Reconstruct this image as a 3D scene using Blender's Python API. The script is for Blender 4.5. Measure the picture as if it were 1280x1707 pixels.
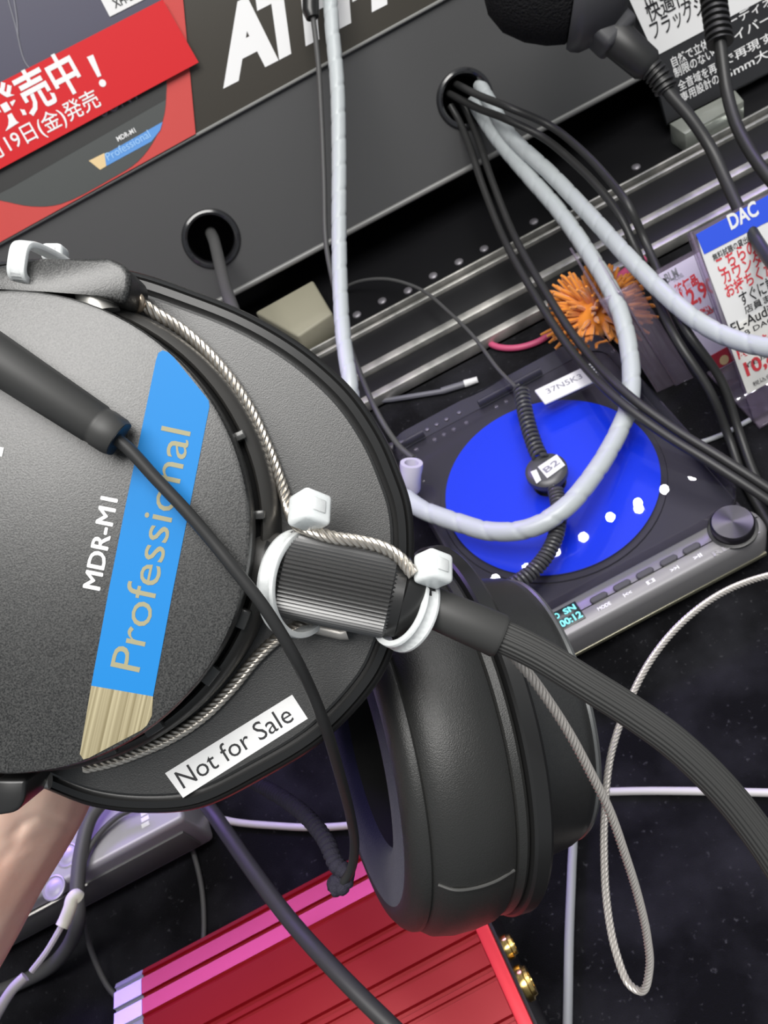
import bpy, bmesh, math, random
from math import sin, cos, radians, pi, sqrt, atan2
from mathutils import Vector, Matrix

# ------------------------------------------------------------------ scene set-up
for o in list(bpy.data.objects):
    bpy.data.objects.remove(o)
SC = bpy.context.scene
COL = SC.collection
F, PITCH, ROLL, H = 1600.0, radians(51), radians(28), 0.46      # focal length (pixels of a 1280x1707 frame), tilt, roll, height over the counter
Fw = Vector((0, cos(PITCH), -sin(PITCH)))
R0 = Vector((1, 0, 0)); U0 = Vector((0, sin(PITCH), cos(PITCH)))
CX = cos(ROLL) * R0 - sin(ROLL) * U0
CY = sin(ROLL) * R0 + cos(ROLL) * U0
C = Vector((0, 0, H))

cam = bpy.data.cameras.new('camera')
cam.sensor_fit = 'VERTICAL'; cam.sensor_height = 24; cam.sensor_width = 18
cam.lens = 24 * F / 1707
cam.clip_start = 0.01; cam.clip_end = 50
cam.dof.use_dof = True; cam.dof.focus_distance = 0.172; cam.dof.aperture_fstop = 60
camo = bpy.data.objects.new('camera', cam); COL.objects.link(camo)
camo.matrix_world = Matrix(((CX.x, CY.x, -Fw.x, C.x), (CX.y, CY.y, -Fw.y, C.y), (CX.z, CY.z, -Fw.z, C.z), (0, 0, 0, 1)))
SC.camera = camo

W = bpy.data.worlds.new('World'); SC.world = W; W.use_nodes = True
W.node_tree.nodes['Background'].inputs[0].default_value = (0.86, 0.93, 1.0, 1)
W.node_tree.nodes['Background'].inputs[1].default_value = 0.30

def lamp(name, kind, loc, target, power, col, size=None, size_y=None, spot=None, blend=.4):
    l = bpy.data.lights.new(name, kind); l.energy = power; l.color = col
    if kind == 'AREA':
        l.shape = 'RECTANGLE'; l.size = size; l.size_y = size_y or size
    elif size is not None:
        l.shadow_soft_size = size
    if spot: l.spot_size = radians(spot); l.spot_blend = blend
    o = bpy.data.objects.new(name, l); COL.objects.link(o)
    o.location = loc
    o.rotation_euler = (Vector(target) - Vector(loc)).to_track_quat('-Z', 'Y').to_euler()
    return o
lamp('ceiling_light_panel', 'AREA', (-0.05, -0.22, 1.9), (-0.05, -0.12, 0), 50, (1, .98, .95), 1.3, 1.0)
lamp('ceiling_light_panel', 'AREA', (0.9, 0.5, 1.9), (0.3, 0.4, 0), 10, (1, .98, .95), 0.5, 1.0)
for x, w, pw in ((-0.42, .76, 1.35), (0.62, .45, .6)):
    vl = lamp('violet_shelf_strip', 'AREA', (x, 0.665, 0.40), (x * .75, 0.15, 0.02), pw, (.42, .26, 1.0), w, 0.09); vl.data.spread = radians(62)
SC.view_settings.view_transform = 'Standard'; SC.view_settings.look = 'None'
SC.view_settings.exposure = 0.0; SC.view_settings.gamma = 1.0; SC.view_settings.use_curve_mapping = False

# ------------------------------------------------------------------ helpers: photo points to places
def ray(u, v): return Fw + (u - 640) / F * CX - (v - 853.5) / F * CY
def P(u, v, d): return C + d * ray(u, v)                       # at a depth along the view
def G(u, v, z=0.0):                                            # on a horizontal plane
    r = ray(u, v); return C + r * ((z - H) / r.z)
class Plane:
    def __init__(s, p0, n, x=None):
        s.p = Vector(p0); s.n = Vector(n).normalized()
        s.x = (Vector(x) if x else Vector((1, 0, 0))); s.x = (s.x - s.n * s.x.dot(s.n)).normalized()
        s.y = s.n.cross(s.x)
    def __call__(s, u, v, off=0.0):
        r = ray(u, v); k = ((s.p + s.n * off - C).dot(s.n)) / r.dot(s.n); return C + r * k

# ------------------------------------------------------------------ helpers: materials
MATS = {}
def mat(name, base, rough=.5, metal=0, spec=.5, bump=None, speck=None, emit=None, coat=0, sss=0, trans=0, sheen=0, ior=1.5, aniso=None):
    if name in MATS: return MATS[name]
    m = bpy.data.materials.new(name); m.use_nodes = True; nt = m.node_tree; b = nt.nodes['Principled BSDF']
    b.inputs['Base Color'].default_value = (*base, 1); b.inputs['Roughness'].default_value = rough
    b.inputs['Metallic'].default_value = metal; b.inputs['Specular IOR Level'].default_value = spec
    b.inputs['IOR'].default_value = ior
    b.inputs['Coat Weight'].default_value = coat; b.inputs['Coat Roughness'].default_value = .08
    b.inputs['Transmission Weight'].default_value = trans
    b.inputs['Sheen Weight'].default_value = sheen
    if sss:
        b.inputs['Subsurface Weight'].default_value = sss
        b.inputs['Subsurface Radius'].default_value = (1, .6, .45) if sss < .5 else (1, 1, 1)
        b.inputs['Subsurface Scale'].default_value = .003
    if emit:
        b.inputs['Emission Color'].default_value = (*emit[0], 1); b.inputs['Emission Strength'].default_value = emit[1]
    if bump or speck:
        tc = nt.nodes.new('ShaderNodeTexCoord')
        n = nt.nodes.new('ShaderNodeTexNoise'); n.inputs['Scale'].default_value = (bump or speck)[0]; n.inputs['Detail'].default_value = 3
        nt.links.new(tc.outputs['Object'], n.inputs['Vector'])
        if bump:
            bp = nt.nodes.new('ShaderNodeBump'); bp.inputs['Strength'].default_value = bump[1]; bp.inputs['Distance'].default_value = bump[2]
            nt.links.new(n.outputs['Fac'], bp.inputs['Height']); nt.links.new(bp.outputs['Normal'], b.inputs['Normal'])
        if speck:
            r = nt.nodes.new('ShaderNodeValToRGB'); r.color_ramp.elements[0].position = speck[3] if len(speck) > 3 else .35; r.color_ramp.elements[1].position = speck[4] if len(speck) > 4 else .7
            r.color_ramp.elements[0].color = (*speck[1], 1); r.color_ramp.elements[1].color = (*speck[2], 1)
            n2 = nt.nodes.new('ShaderNodeTexNoise'); n2.inputs['Scale'].default_value = speck[0]; n2.inputs['Detail'].default_value = 4
            nt.links.new(tc.outputs['Object'], n2.inputs['Vector'])
            nt.links.new(n2.outputs['Fac'], r.inputs[0]); nt.links.new(r.outputs[0], b.inputs['Base Color'])
    MATS[name] = m; return m
def clear(name, tint, fac=.10, rough=.02, haze=None):
    m = bpy.data.materials.new(name); m.use_nodes = True; nt = m.node_tree; nt.nodes.remove(nt.nodes['Principled BSDF'])
    out = nt.nodes['Material Output']
    t = nt.nodes.new('ShaderNodeBsdfTransparent'); t.inputs[0].default_value = (*tint, 1)
    g = nt.nodes.new('ShaderNodeBsdfGlossy'); g.inputs['Roughness'].default_value = rough
    fr = nt.nodes.new('ShaderNodeFresnel'); fr.inputs[0].default_value = 1.49
    mx = nt.nodes.new('ShaderNodeMixShader')
    nt.links.new(fr.outputs[0], mx.inputs[0])
    if haze:
        d = nt.nodes.new('ShaderNodeBsdfDiffuse'); d.inputs[0].default_value = (*haze[0], 1)
        m2 = nt.nodes.new('ShaderNodeMixShader'); m2.inputs[0].default_value = haze[1]
        nt.links.new(t.outputs[0], m2.inputs[1]); nt.links.new(d.outputs[0], m2.inputs[2]); nt.links.new(m2.outputs[0], mx.inputs[1])
    else: nt.links.new(t.outputs[0], mx.inputs[1])
    nt.links.new(g.outputs[0], mx.inputs[2]); nt.links.new(mx.outputs[0], out.inputs['Surface'])
    MATS[name] = m; return m

M_cup = mat('matte_black_plastic', (.032, .032, .031), .38, spec=.75, bump=(3400, .16, .0002), speck=(3400, (.005, .005, .005), (.052, .052, .050), .36, .66))
M_baffle = mat('fine_matte_black', (.030, .030, .029), .38, spec=.75, bump=(4000, .2, .0002), speck=(5000, (.012, .012, .012), (.026, .026, .025)))
M_band = mat('satin_charcoal', (.050, .048, .045), .38, spec=.5)
M_black = mat('smooth_black_plastic', (.015, .015, .015), .32)
M_dull = mat('dull_black', (.008, .008, .008), .7, spec=.2)
M_rubber = mat('black_rubber', (.018, .018, .018), .42, spec=.45)
M_rubber2 = mat('charcoal_rubber', (.035, .035, .034), .5, spec=.4)
M_leather = mat('black_leatherette', (.020, .020, .019), .40, spec=.55, bump=(3600, .34, .0003))
M_fabric = mat('indigo_lining', (.010, .010, .030), .9, spec=.1, sheen=.12, bump=(3000, .5, .0005))
M_seam = mat('leather_seam', (.05, .05, .048), .5)
M_knurl = mat('black_anodised', (.14, .14, .14), .38, metal=.95, spec=.6)
M_steel = mat('braided_steel', (.66, .61, .54), .30, metal=.9)
M_steel2 = mat('coated_wire', (.48, .45, .42), .36, metal=.5)
M_chrome = mat('chrome', (.75, .75, .75), .12, metal=1)
M_nylon = mat('translucent_nylon', (.70, .73, .73), .28, sss=.6, spec=.5, bump=(900, .15, .0004))
M_blue = mat('strip_blue', (.006, .172, .47), .5, spec=.22)
M_gold = mat('brushed_gold', (.46, .38, .22), .36, metal=.55)
def brushed(m, across, scale, c0, c1):
    nt = m.node_tree; tc = nt.nodes.new('ShaderNodeTexCoord'); d = nt.nodes.new('ShaderNodeVectorMath'); d.operation = 'DOT_PRODUCT'; d.inputs[1].default_value = across
    n_ = nt.nodes.new('ShaderNodeTexNoise'); n_.noise_dimensions = '1D'; n_.inputs['Scale'].default_value = scale; n_.inputs['Detail'].default_value = 4
    r_ = nt.nodes.new('ShaderNodeValToRGB'); r_.color_ramp.elements[0].position = .35; r_.color_ramp.elements[1].position = .68
    r_.color_ramp.elements[0].color = (*c0, 1); r_.color_ramp.elements[1].color = (*c1, 1)
    nt.links.new(tc.outputs['Object'], d.inputs[0]); nt.links.new(d.outputs['Value'], n_.inputs['W']); nt.links.new(n_.outputs['Fac'], r_.inputs[0])
    nt.links.new(r_.outputs[0], m.node_tree.nodes['Principled BSDF'].inputs['Base Color'])
brushed(M_gold, CX * .974 - CY * .225, 1500, (.24, .20, .11), (.48, .42, .27))
M_gold2 = mat('champagne_print', (.28, .26, .155), .5, spec=.25)
M_goldplate = mat('gold_plate', (.75, .52, .18), .25, metal=1)
M_white = mat('white_print', (.76, .76, .76), .6, spec=.3)
M_paper = mat('white_paper', (.70, .70, .70), .6)
M_paper2 = mat('warm_white_card', (.74, .73, .70), .6)
M_ink = mat('black_ink', (.012, .012, .014), .6)
M_inkgrey = mat('grey_ink', (.22, .22, .26), .6)
M_inkred = mat('red_ink', (.62, .045, .06), .6)
M_red = mat('banner_red', (.56, .008, .013), .55, spec=.3)
M_redprint = mat('poster_coral', (.52, .062, .055), .55, spec=.3)
M_navy = mat('poster_navy', (.048, .046, .080), .42)
M_pgrey = mat('poster_dark_grey', (.055, .060, .058), .42)
M_pshadow = mat('banner_shadow_black', (.022, .022, .021), .42)
M_pblue = mat('poster_blue', (.09, .27, .62), .45)
M_ptan = mat('poster_tan', (.70, .52, .27), .5)
M_plight = mat('poster_pale_blue', (.30, .52, .80), .5)
M_fascia = mat('charcoal_fascia', (.055, .055, .056), .40, spec=.5, bump=(500, .06, .0004))
M_header = mat('header_print', (.046, .041, .032), .5)
M_tray = mat('tray_black', (.007, .007, .008), .45, spec=.2)
M_strip = mat('light_aluminium', (.44, .43, .40), .38, metal=.6, speck=(60, (.30, .30, .28), (.62, .60, .56)))
M_channel = mat('rail_black', (.010, .010, .011), .45, spec=.2)
M_beige = mat('beige_plastic', (.27, .255, .19), .6, bump=(300, .2, .0005))
M_playgrey = mat('player_grey', (.20, .195, .20), .42, metal=.25)
M_playdark = mat('player_dark', (.030, .028, .034), .45)
M_disc = mat('disc_blue', (.003, .045, .80), .4, spec=.3, coat=1)
M_lid = clear('clear_lid', (.86, .84, .93), rough=.004)
M_disc.node_tree.nodes['Principled BSDF'].inputs['Coat Roughness'].default_value = .012
M_acryl = clear('clear_acrylic', (.93, .90, .96), rough=.05, haze=((.75, .62, .80), .10))
M_acryl2 = clear('clear_film', (.97, .97, .98), rough=.12)
M_lcd = mat('screen_glass', (.010, .014, .016), .2)
M_teal = mat('lcd_segments', (.1, .5, .5), .5, emit=((.22, .78, .80), .85))
M_tube = mat('milky_tube', (.44, .47, .48), .35, sss=.5, spec=.5)
M_cable = mat('black_cable', (.022, .022, .022), .45, spec=.45)
M_cable2 = mat('grey_cable', (.07, .07, .07), .5, spec=.35)
M_cable3 = mat('ribbed_cable', (.030, .030, .029), .55, spec=.4)
M_cord = mat('braided_dark_cord', (.030, .028, .042), .75, spec=.2, bump=(2500, .6, .0006))
M_coil = mat('smoky_coil', (.05, .05, .055), .35)
M_pink = mat('pink_cable', (.50, .07, .16), .5)
M_whitecable = mat('white_cable', (.52, .50, .50), .5)
M_greycord = mat('pale_grey_cord', (.27, .28, .29), .55)
M_crimp = mat('cream_crimp', (.72, .72, .60), .5)
M_amp = mat('red_anodised', (.29, .005, .011), .34, metal=.34, spec=.6)
M_plate = mat('silver_anodised', (.40, .41, .46), .38, metal=.5)
M_ampblack = mat('amp_rear_black', (.012, .010, .012), .4)
M_dac = mat('silver_grey_case', (.34, .33, .36), .38, metal=.3)
M_dacdark = mat('case_front_grey', (.10, .10, .10), .5)
M_orange = mat('orange_chenille', (.70, .25, .035), .9, spec=.1, sheen=.5)
M_mesh = mat('knit_pad', (.010, .010, .011), .85, spec=.15, bump=(700, 1, .002))
M_house = mat('grey_black_shell', (.048, .048, .052), .42)
M_skin = mat('skin', (.90, .62, .50), .52, sss=.25, spec=.28, bump=(150, .22, .0008), speck=(45, (.86, .53, .42), (.95, .70, .57)))

def velvet():
    m = bpy.data.materials.new('black_velvet'); m.use_nodes = True; nt = m.node_tree; b = nt.nodes['Principled BSDF']
    tc = nt.nodes.new('ShaderNodeTexCoord')
    def noise(s, d=3):
        n = nt.nodes.new('ShaderNodeTexNoise'); n.inputs['Scale'].default_value = s; n.inputs['Detail'].default_value = d
        nt.links.new(tc.outputs['Object'], n.inputs['Vector']); return n
    a = noise(26, 6); r = nt.nodes.new('ShaderNodeValToRGB'); r.color_ramp.elements[0].position = .42; r.color_ramp.elements[1].position = .72
    r.color_ramp.elements[0].color = (.004, .004, .005, 1); r.color_ramp.elements[1].color = (.018, .018, .022, 1); nt.links.new(a.outputs['Fac'], r.inputs[0])
    v = noise(420, 2); q = nt.nodes.new('ShaderNodeValToRGB'); q.color_ramp.elements[0].position = .66; q.color_ramp.elements[1].position = .80
    nt.links.new(v.outputs['Fac'], q.inputs[0])
    mx = nt.nodes.new('ShaderNodeMix'); mx.data_type = 'RGBA'; mx.inputs[7].default_value = (.045, .045, .05, 1)
    nt.links.new(q.outputs[0], mx.inputs[0]); nt.links.new(r.outputs[0], mx.inputs[6]); nt.links.new(mx.outputs[2], b.inputs['Base Color'])
    b.inputs['Roughness'].default_value = .95; b.inputs['Specular IOR Level'].default_value = .08
    b.inputs['Sheen Weight'].default_value = .05; b.inputs['Sheen Roughness'].default_value = .4
    n = noise(1800, 2); bp = nt.nodes.new('ShaderNodeBump'); bp.inputs['Strength'].default_value = .7; bp.inputs['Distance'].default_value = .001
    nt.links.new(n.outputs['Fac'], bp.inputs['Height']); nt.links.new(bp.outputs['Normal'], b.inputs['Normal'])
    return m
M_velvet = velvet()

# ------------------------------------------------------------------ helpers: objects
ABS = {}
def thing(name, label, cat, loc, group=None):
    o = bpy.data.objects.new(name, None); COL.objects.link(o); o.empty_display_size = .01
    o.location = loc; ABS[o.name] = Vector(loc); o['label'] = label; o['category'] = cat
    if group: o['group'] = group
    return o
def obj(name, bm, m, parent=None, label=None, cat=None, group=None, kind=None, smooth=True, angle=38):
    """link a bmesh (built in world places) as one mesh object with its origin in its own middle"""
    if isinstance(bm, bpy.types.Mesh): me = bm; me.name = name
    else:
        me = bpy.data.meshes.new(name); bmesh.ops.recalc_face_normals(bm, faces=bm.faces[:]); bm.to_mesh(me); bm.free()
    co = [v.co for v in me.vertices]
    lo = Vector([min(c[i] for c in co) for i in range(3)]); hi = Vector([max(c[i] for c in co) for i in range(3)])
    c = (lo + hi) / 2
    if parent is None: c.z = lo.z
    me.transform(Matrix.Translation(-c))
    if smooth:
        for p in me.polygons: p.use_smooth = True
        me.set_sharp_from_angle(angle=radians(angle))
    for k in (m if isinstance(m, (list, tuple)) else [m]): me.materials.append(k)
    o = bpy.data.objects.new(name, me); COL.objects.link(o); ABS[o.name] = c.copy()
    if parent is not None: o.parent = parent; o.location = c - ABS[parent.name]
    else: o.location = c
    if label: o['label'] = label
    if cat: o['category'] = cat
    if group: o['group'] = group
    if kind: o['kind'] = kind
    return o
def newbm(): return bmesh.new()
def cr(pts, step=None, n=12):
    """smooth line through points (any dimension)"""
    pts = [tuple(p) for p in pts]
    if len(pts) < 3:
        a, b = Vector(pts[0]), Vector(pts[1]); return [a.lerp(b, i / n) for i in range(n + 1)]
    ext = [tuple(2 * a - b for a, b in zip(pts[0], pts[1]))] + pts + [tuple(2 * a - b for a, b in zip(pts[-1], pts[-2]))]
    out = []
    def seg(p0, p1, p2, p3, t):
        d = lambda a, b: max(sqrt(sum((x - y) ** 2 for x, y in zip(a, b))) ** .5, 1e-6)
        t0 = 0; t1 = t0 + d(p0, p1); t2 = t1 + d(p1, p2); t3 = t2 + d(p2, p3); tt = t1 + (t2 - t1) * t
        L = lambda a, b, u, v: tuple(x * (v - tt) / (v - u) + y * (tt - u) / (v - u) for x, y in zip(a, b))
        A1 = L(p0, p1, t0, t1); A2 = L(p1, p2, t1, t2); A3 = L(p2, p3, t2, t3)
        B1 = L(A1, A2, t0, t2); B2 = L(A2, A3, t1, t3); return L(B1, B2, t1, t2)
    for i in range(1, len(ext) - 2):
        for k in range(n): out.append(seg(ext[i - 1], ext[i], ext[i + 1], ext[i + 2], k / n))
    out.append(pts[-1])
    return out
def resample(pts, step):
    pts = [Vector(p) for p in pts]; out = [pts[0]]; acc = 0
    for a, b in zip(pts, pts[1:]):
        L = (b - a).length
        while acc + L >= step and L > 0:
            t = (step - acc) / L; a = a.lerp(b, t); out.append(a.copy()); L = (b - a).length; acc = 0
        acc += L
    if (out[-1] - pts[-1]).length > step * .3: out.append(pts[-1])
    return out
def frames(pts, up=None):
    T = []
    for i in range(len(pts)):
        a = pts[max(i - 1, 0)]; b = pts[min(i + 1, len(pts) - 1)]; T.append((b - a).normalized())
    u = Vector(up) if up else (Vector((0, 0, 1)) if abs(T[0].z) < .9 else Vector((1, 0, 0)))
    N = []; u = (u - T[0] * u.dot(T[0])).normalized()
    for t in T:
        u = (u - t * u.dot(t)).normalized(); N.append(u.copy())
    return T, N
def tube(bm, pts, r, n=12, prof=None, twist=0.0, up=None, cap=True, radii=None, closed=False):
    """sweep a round (or prof(angle) -> factor, or list of (x, y)) section along a line"""
    pts = [Vector(p) for p in pts]; T, N = frames(pts, up); rings = []; s = 0
    for i, p in enumerate(pts):
        if i: s += (p - pts[i - 1]).length
        b = T[i].cross(N[i]); rr = radii[i] if radii else r; ring = []
        if isinstance(prof, list):
            for x, y in prof: ring.append(bm.verts.new(p + N[i] * (y * rr) + b * (x * rr)))
        else:
            for k in range(n):
                a = 2 * pi * k / n; f = prof(a, s) if prof else 1
                ring.append(bm.verts.new(p + (N[i] * cos(a + twist * s) + b * sin(a + twist * s)) * (rr * f)))
        rings.append(ring)
    m = len(rings[0])
    for A, B in zip(rings, rings[1:] + (rings[:1] if closed else [])):
        for k in range(m): bm.faces.new((A[k], A[(k + 1) % m], B[(k + 1) % m], B[k]))
    if cap and not closed: bm.faces.new(rings[0][::-1]); bm.faces.new(rings[-1])
    return bm
def loft(bm, rings, cap0=False, cap1=False):
    R = [[bm.verts.new(p) for p in ring] for ring in rings]; m = len(R[0])
    for A, B in zip(R, R[1:]):
        for k in range(m): bm.faces.new((A[k], A[(k + 1) % m], B[(k + 1) % m], B[k]))
    if cap0: bm.faces.new(R[0][::-1])
    if cap1: bm.faces.new(R[-1])
    return bm
def revolve(bm, origin, axis, prof, n=64, e1=None, ov=1.0, cap0=False, cap1=False):
    """prof: list of (distance along axis, radius); ov stretches along e1"""
    a = Vector(axis).normalized(); e1 = Vector(e1) if e1 else a.orthogonal(); e1 = (e1 - a * e1.dot(a)).normalized(); e2 = a.cross(e1)
    o = Vector(origin)
    return loft(bm, [[o + a * t + (e1 * ov * cos(2 * pi * k / n) + e2 * sin(2 * pi * k / n)) * r for k in range(n)] for t, r in prof], cap0, cap1)
def prism(bm, pts, vec, bevel=0, seg=2):
    """solid from a polygon pushed along vec"""
    A = [bm.verts.new(Vector(p)) for p in pts]; B = [bm.verts.new(Vector(p) + Vector(vec)) for p in pts]; n = len(A); es = []
    f = [bm.faces.new(A), bm.faces.new(B[::-1])]
    for k in range(n): f.append(bm.faces.new((A[k], B[k], B[(k + 1) % n], A[(k + 1) % n])))
    if bevel:
        es = list({e for x in f for e in x.edges})
        bmesh.ops.bevel(bm, geom=es, offset=bevel, segments=seg, profile=.5, affect='EDGES', clamp_overlap=True)
    return bm
def box(bm, lo, hi, bevel=0, seg=2):
    x0, y0, z0 = lo; x1, y1, z1 = hi
    return prism(bm, [(x0, y0, z0), (x1, y0, z0), (x1, y1, z0), (x0, y1, z0)], (0, 0, z1 - z0), bevel, seg)
def obox(bm, c, ex, ey, ez, sx, sy, sz, bevel=0, seg=2):
    ex, ey, ez = (Vector(v).normalized() for v in (ex, ey, ez)); c = Vector(c)
    pts = [c + ex * (a * sx / 2) + ey * (b * sy / 2) - ez * (sz / 2) for a, b in ((-1, -1), (1, -1), (1, 1), (-1, 1))]
    return prism(bm, pts, ez * sz, bevel, seg)
def patch(bm, pts):                                             # a flat printed shape
    f = bm.faces.new([bm.verts.new(Vector(p)) for p in pts]); bmesh.ops.triangulate(bm, faces=[f]); return bm
def text_mesh(s, offset=0.0, shear=0.0):
    cu = bpy.data.curves.new('t', 'FONT'); cu.body = s; cu.size = 1; cu.offset = offset; cu.shear = shear; cu.resolution_u = 3
    o = bpy.data.objects.new('t', cu); COL.objects.link(o)
    dg = bpy.context.evaluated_depsgraph_get(); dg.update()
    me = bpy.data.meshes.new_from_object(o.evaluated_get(dg)); bpy.data.objects.remove(o); bpy.data.curves.remove(cu)
    return me
def text(bm, s, p0, p1, h, n, offset=0.0, shear=0.0, fill=1.0, base='caps', thick=0.0):
    """write s from p0 to p1 (left and right ends of the line, in the world); h is the height of its shapes; n the outward normal"""
    me = text_mesh(s, offset, shear); p0 = Vector(p0); p1 = Vector(p1); X = (p1 - p0); w = X.length; X.normalize(); Yd = Vector(n).cross(X).normalized()
    xs = [v.co.x for v in me.vertices]; ys = [v.co.y for v in me.vertices]
    x0, x1, y1 = min(xs), max(xs), max(ys); y0 = min(ys) if base == 'box' else 0
    sx = w / (x1 - x0); sy = h / (y1 - y0)
    vs = [bm.verts.new(p0 + X * ((v.co.x - x0) * sx) + Yd * ((v.co.y - y0) * sy)) for v in me.vertices]
    for p in me.polygons:
        try: bm.faces.new([vs[i] for i in p.vertices])
        except ValueError: pass
    bpy.data.meshes.remove(me); return bm
def path(pts, n=10): return [Vector(p) for p in cr([tuple(p) for p in pts], n=n)]
random.seed(4)

# ================================================================== THE SETTING: counter, cable tray, riser
bm = newbm(); box(bm, (-.9, -.45, -.03), (1.1, .456, 0), .004)
obj('counter_top', bm, M_velvet, label='counter top covered in black velvet under the gear', cat='counter', kind='structure')
bm = newbm(); box(bm, (-.9, .456, -.03), (1.1, 1.1, -.004))
obj('trim_1', bm, M_dull, kind='structure')

# cable tray with its rails
tray = thing('cable_tray', 'black metal tray with bright rails running between velvet counter and riser', 'tray', (.1, .5, -.004))
bm = newbm(); box(bm, (-.9, .4585, -.004), (1.1, .64, .002)); obj('tray_floor', bm, M_tray, tray)
bm = newbm(); box(bm, (-.9, .487, .002), (1.1, .516, .0085), .0012); obj('rail', bm, M_channel, tray)
bm = newbm(); box(bm, (-.9, .4605, .002), (1.1, .4795, .0065), .001); obj('rail', bm, M_channel, tray)
for y0, y1, z in ((.5255, .5275, .0105), (.5165, .5195, .0105), (.4800, .4865, .0100), (.4540, .4600, .0100)):
    bm = newbm(); box(bm, (-.9, y0, .001), (1.1, y1, z), .0007); obj('rail_highlight_strip', bm, M_strip, tray, label='aluminium edge strip with the rail highlight in its light colour')  # lighter strips put in for the highlights along the rail edges
for u, v in ((595, 525), (637, 502), (680, 485), (722, 460), (765, 437), (807, 415), (890, 370), (970, 335), (1060, 279)):
    bm = newbm(); p = G(u, v, .002); revolve(bm, p, (0, 0, 1), [(0, .0034), (.0008, .0032), (.0016, .0020), (.0017, .0004)], 14, cap1=True)
    obj('screw', bm, mat('dull_screw', (.22, .21, .23), .4, metal=.5), tray, label='dull silver screw head')

# riser: slanted fascia with two cable grommets
t60 = radians(60)
RN = Vector((0, -sin(t60), cos(t60))); RS = Vector((0, cos(t60), sin(t60)))
RP = Plane((0, .5835, .0425), RN)
riser = thing('display_riser', 'charcoal slanted riser with two round cable grommets behind the tray', 'riser', (.1, .60, 0))
holes = [RP(352, 398), RP(775, 165)]
bm = newbm()
rect = [RP.p + RP.x * x + RS * s for x, s in ((-.9, 0), (1.1, 0), (1.1, .40), (-.9, .40))]
vv = [bm.verts.new(p) for p in rect]; es = [bm.edges.new((vv[i], vv[(i + 1) % 4])) for i in range(4)]
for h in holes:
    hv = [bm.verts.new(h + (RP.x * cos(2 * pi * k / 40) + RS * sin(2 * pi * k / 40)) * .0165) for k in range(40)]
    es += [bm.edges.new((hv[k], hv[(k + 1) % 40])) for k in range(40)]
bmesh.ops.triangle_fill(bm, use_beauty=True, use_dissolve=False, edges=es)
g = bmesh.ops.extrude_face_region(bm, geom=bm.faces[:])
bmesh.ops.translate(bm, vec=-RN * .004, verts=[v for v in g['geom'] if isinstance(v, bmesh.types.BMVert)])
obj('fascia', bm, M_fascia, riser, angle=20)
bm = newbm(); tube(bm, [RP.p + RP.x * x - RN * .0012 - RS * .0006 for x in (-.9, 1.1)], .0024, 10); obj('lower_lip', bm, mat('lip_highlight', (.17, .17, .165), .35), riser, label='rounded lower lip with its highlight in the grey')  # grey lightened to carry the highlight on the rounded edge
bm = newbm(); box(bm, (-.9, .70, 0), (1.1, .73, .36)); obj('back_board', bm, M_dull, riser)
bm = newbm(); box(bm, (-.9, .80, .375), (1.1, .81, .385)); obj('shelf_edge', bm, M_dull, riser)
for i, h in enumerate(holes):
    bm = newbm(); revolve(bm, h, RN, [(-.010, .0158), (.0005, .0160), (.0022, .0166), (.0030, .0180), (.0026, .0196), (.0010, .0206), (0, .0208)], 48)
    obj('grommet', bm, mat('gloss_black', (.016, .016, .018), .14, coat=.5), riser, label=('glossy black grommet with one grey cable', 'glossy black grommet crowded with cables')[i])

# printed header board and poster (flat sheets on the riser)
hdr = thing('header_board', 'dark header board with bold white slanted letters above the riser', 'sign', RP(500, 120))
HP = Plane(RP.p + RN * .0035, RN)
bm = newbm()
A, B = HP(326, 224), HP(900, -92)
low = (B - A).normalized()
prism(bm, [A - low * .35, A + low * .9, A + low * .9 + RS * .26, A - low * .35 + RS * .26], -RN * .003, .0005)
obj('board', bm, M_header, hdr)
bm = newbm(); tube(bm, [A - low * .35 - RS * .0006 - RN * .0008, A + low * .9 - RS * .0006 - RN * .0008], .0013, 8); obj('lower_edge_highlight', bm, mat('edge_highlight', (.23, .23, .22), .4), hdr, label='lower edge highlight as a pale line')  # pale colour stands for the highlight along the board's lower edge
bm = newbm()
b0 = HP(372, 148, .0003); bd = (HP(475, 95, .0003) - b0).normalized(); K = .000455
for ch, a0, a1, lo_, h_ in (('A', 0, 92, 0, 93), ('T', 93, 168, 0, 93), ('H', 137, 249, 0, 93), ('-', 227, 256, 24, 16), ('R', 247, 340, 0, 93), ('7', 352, 420, 0, 93), ('0', 418, 500, 0, 93), ('x', 490, 560, 0, 68)):
    p = b0 + bd * (a0 * K) + RS * (lo_ * K); q = b0 + bd * (a1 * K) + RS * (lo_ * K)
    text(bm, ch, p, q, h_ * K, RN, offset=.050, shear=.42, base='box')
obj('white_lettering', bm, M_white, hdr, smooth=False, label='bold slanted white letters')

poster = thing('poster', 'coral and navy headphone poster sheet at the left of the header board', 'poster', RP(150, 330))
PP = Plane(RP.p + RN * .0052, RN)
bm = newbm(); prism(bm, [PP(u, v) for u, v in ((-260, 548), (326, 223), (304, -12), (-260, -60))], -RN * .0006); obj('sheet', bm, M_redprint, poster)
def flat(name, poly, off, m, parent, pl=PP, label=None):
    bm = newbm(); patch(bm, [pl(u, v, off) for u, v in poly]); return obj(name, bm, m, parent, smooth=False, label=label)
flat('navy_print', ((-250, 280), (0, 150), (268, 12), (277, -14), (-250, -50)), .0002, M_navy, poster)
cup = cr([(-230, 200), (-160, 290), (-80, 320), (0, 334), (53, 344), (101, 340), (183, 299), (231, 268), (260, 228), (274, 190), (278, 141)], n=4)
flat('printed_ear_cup', list(cup) + [(275, 100), (0, 240), (-230, 200)], .0003, M_pgrey, poster)
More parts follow.
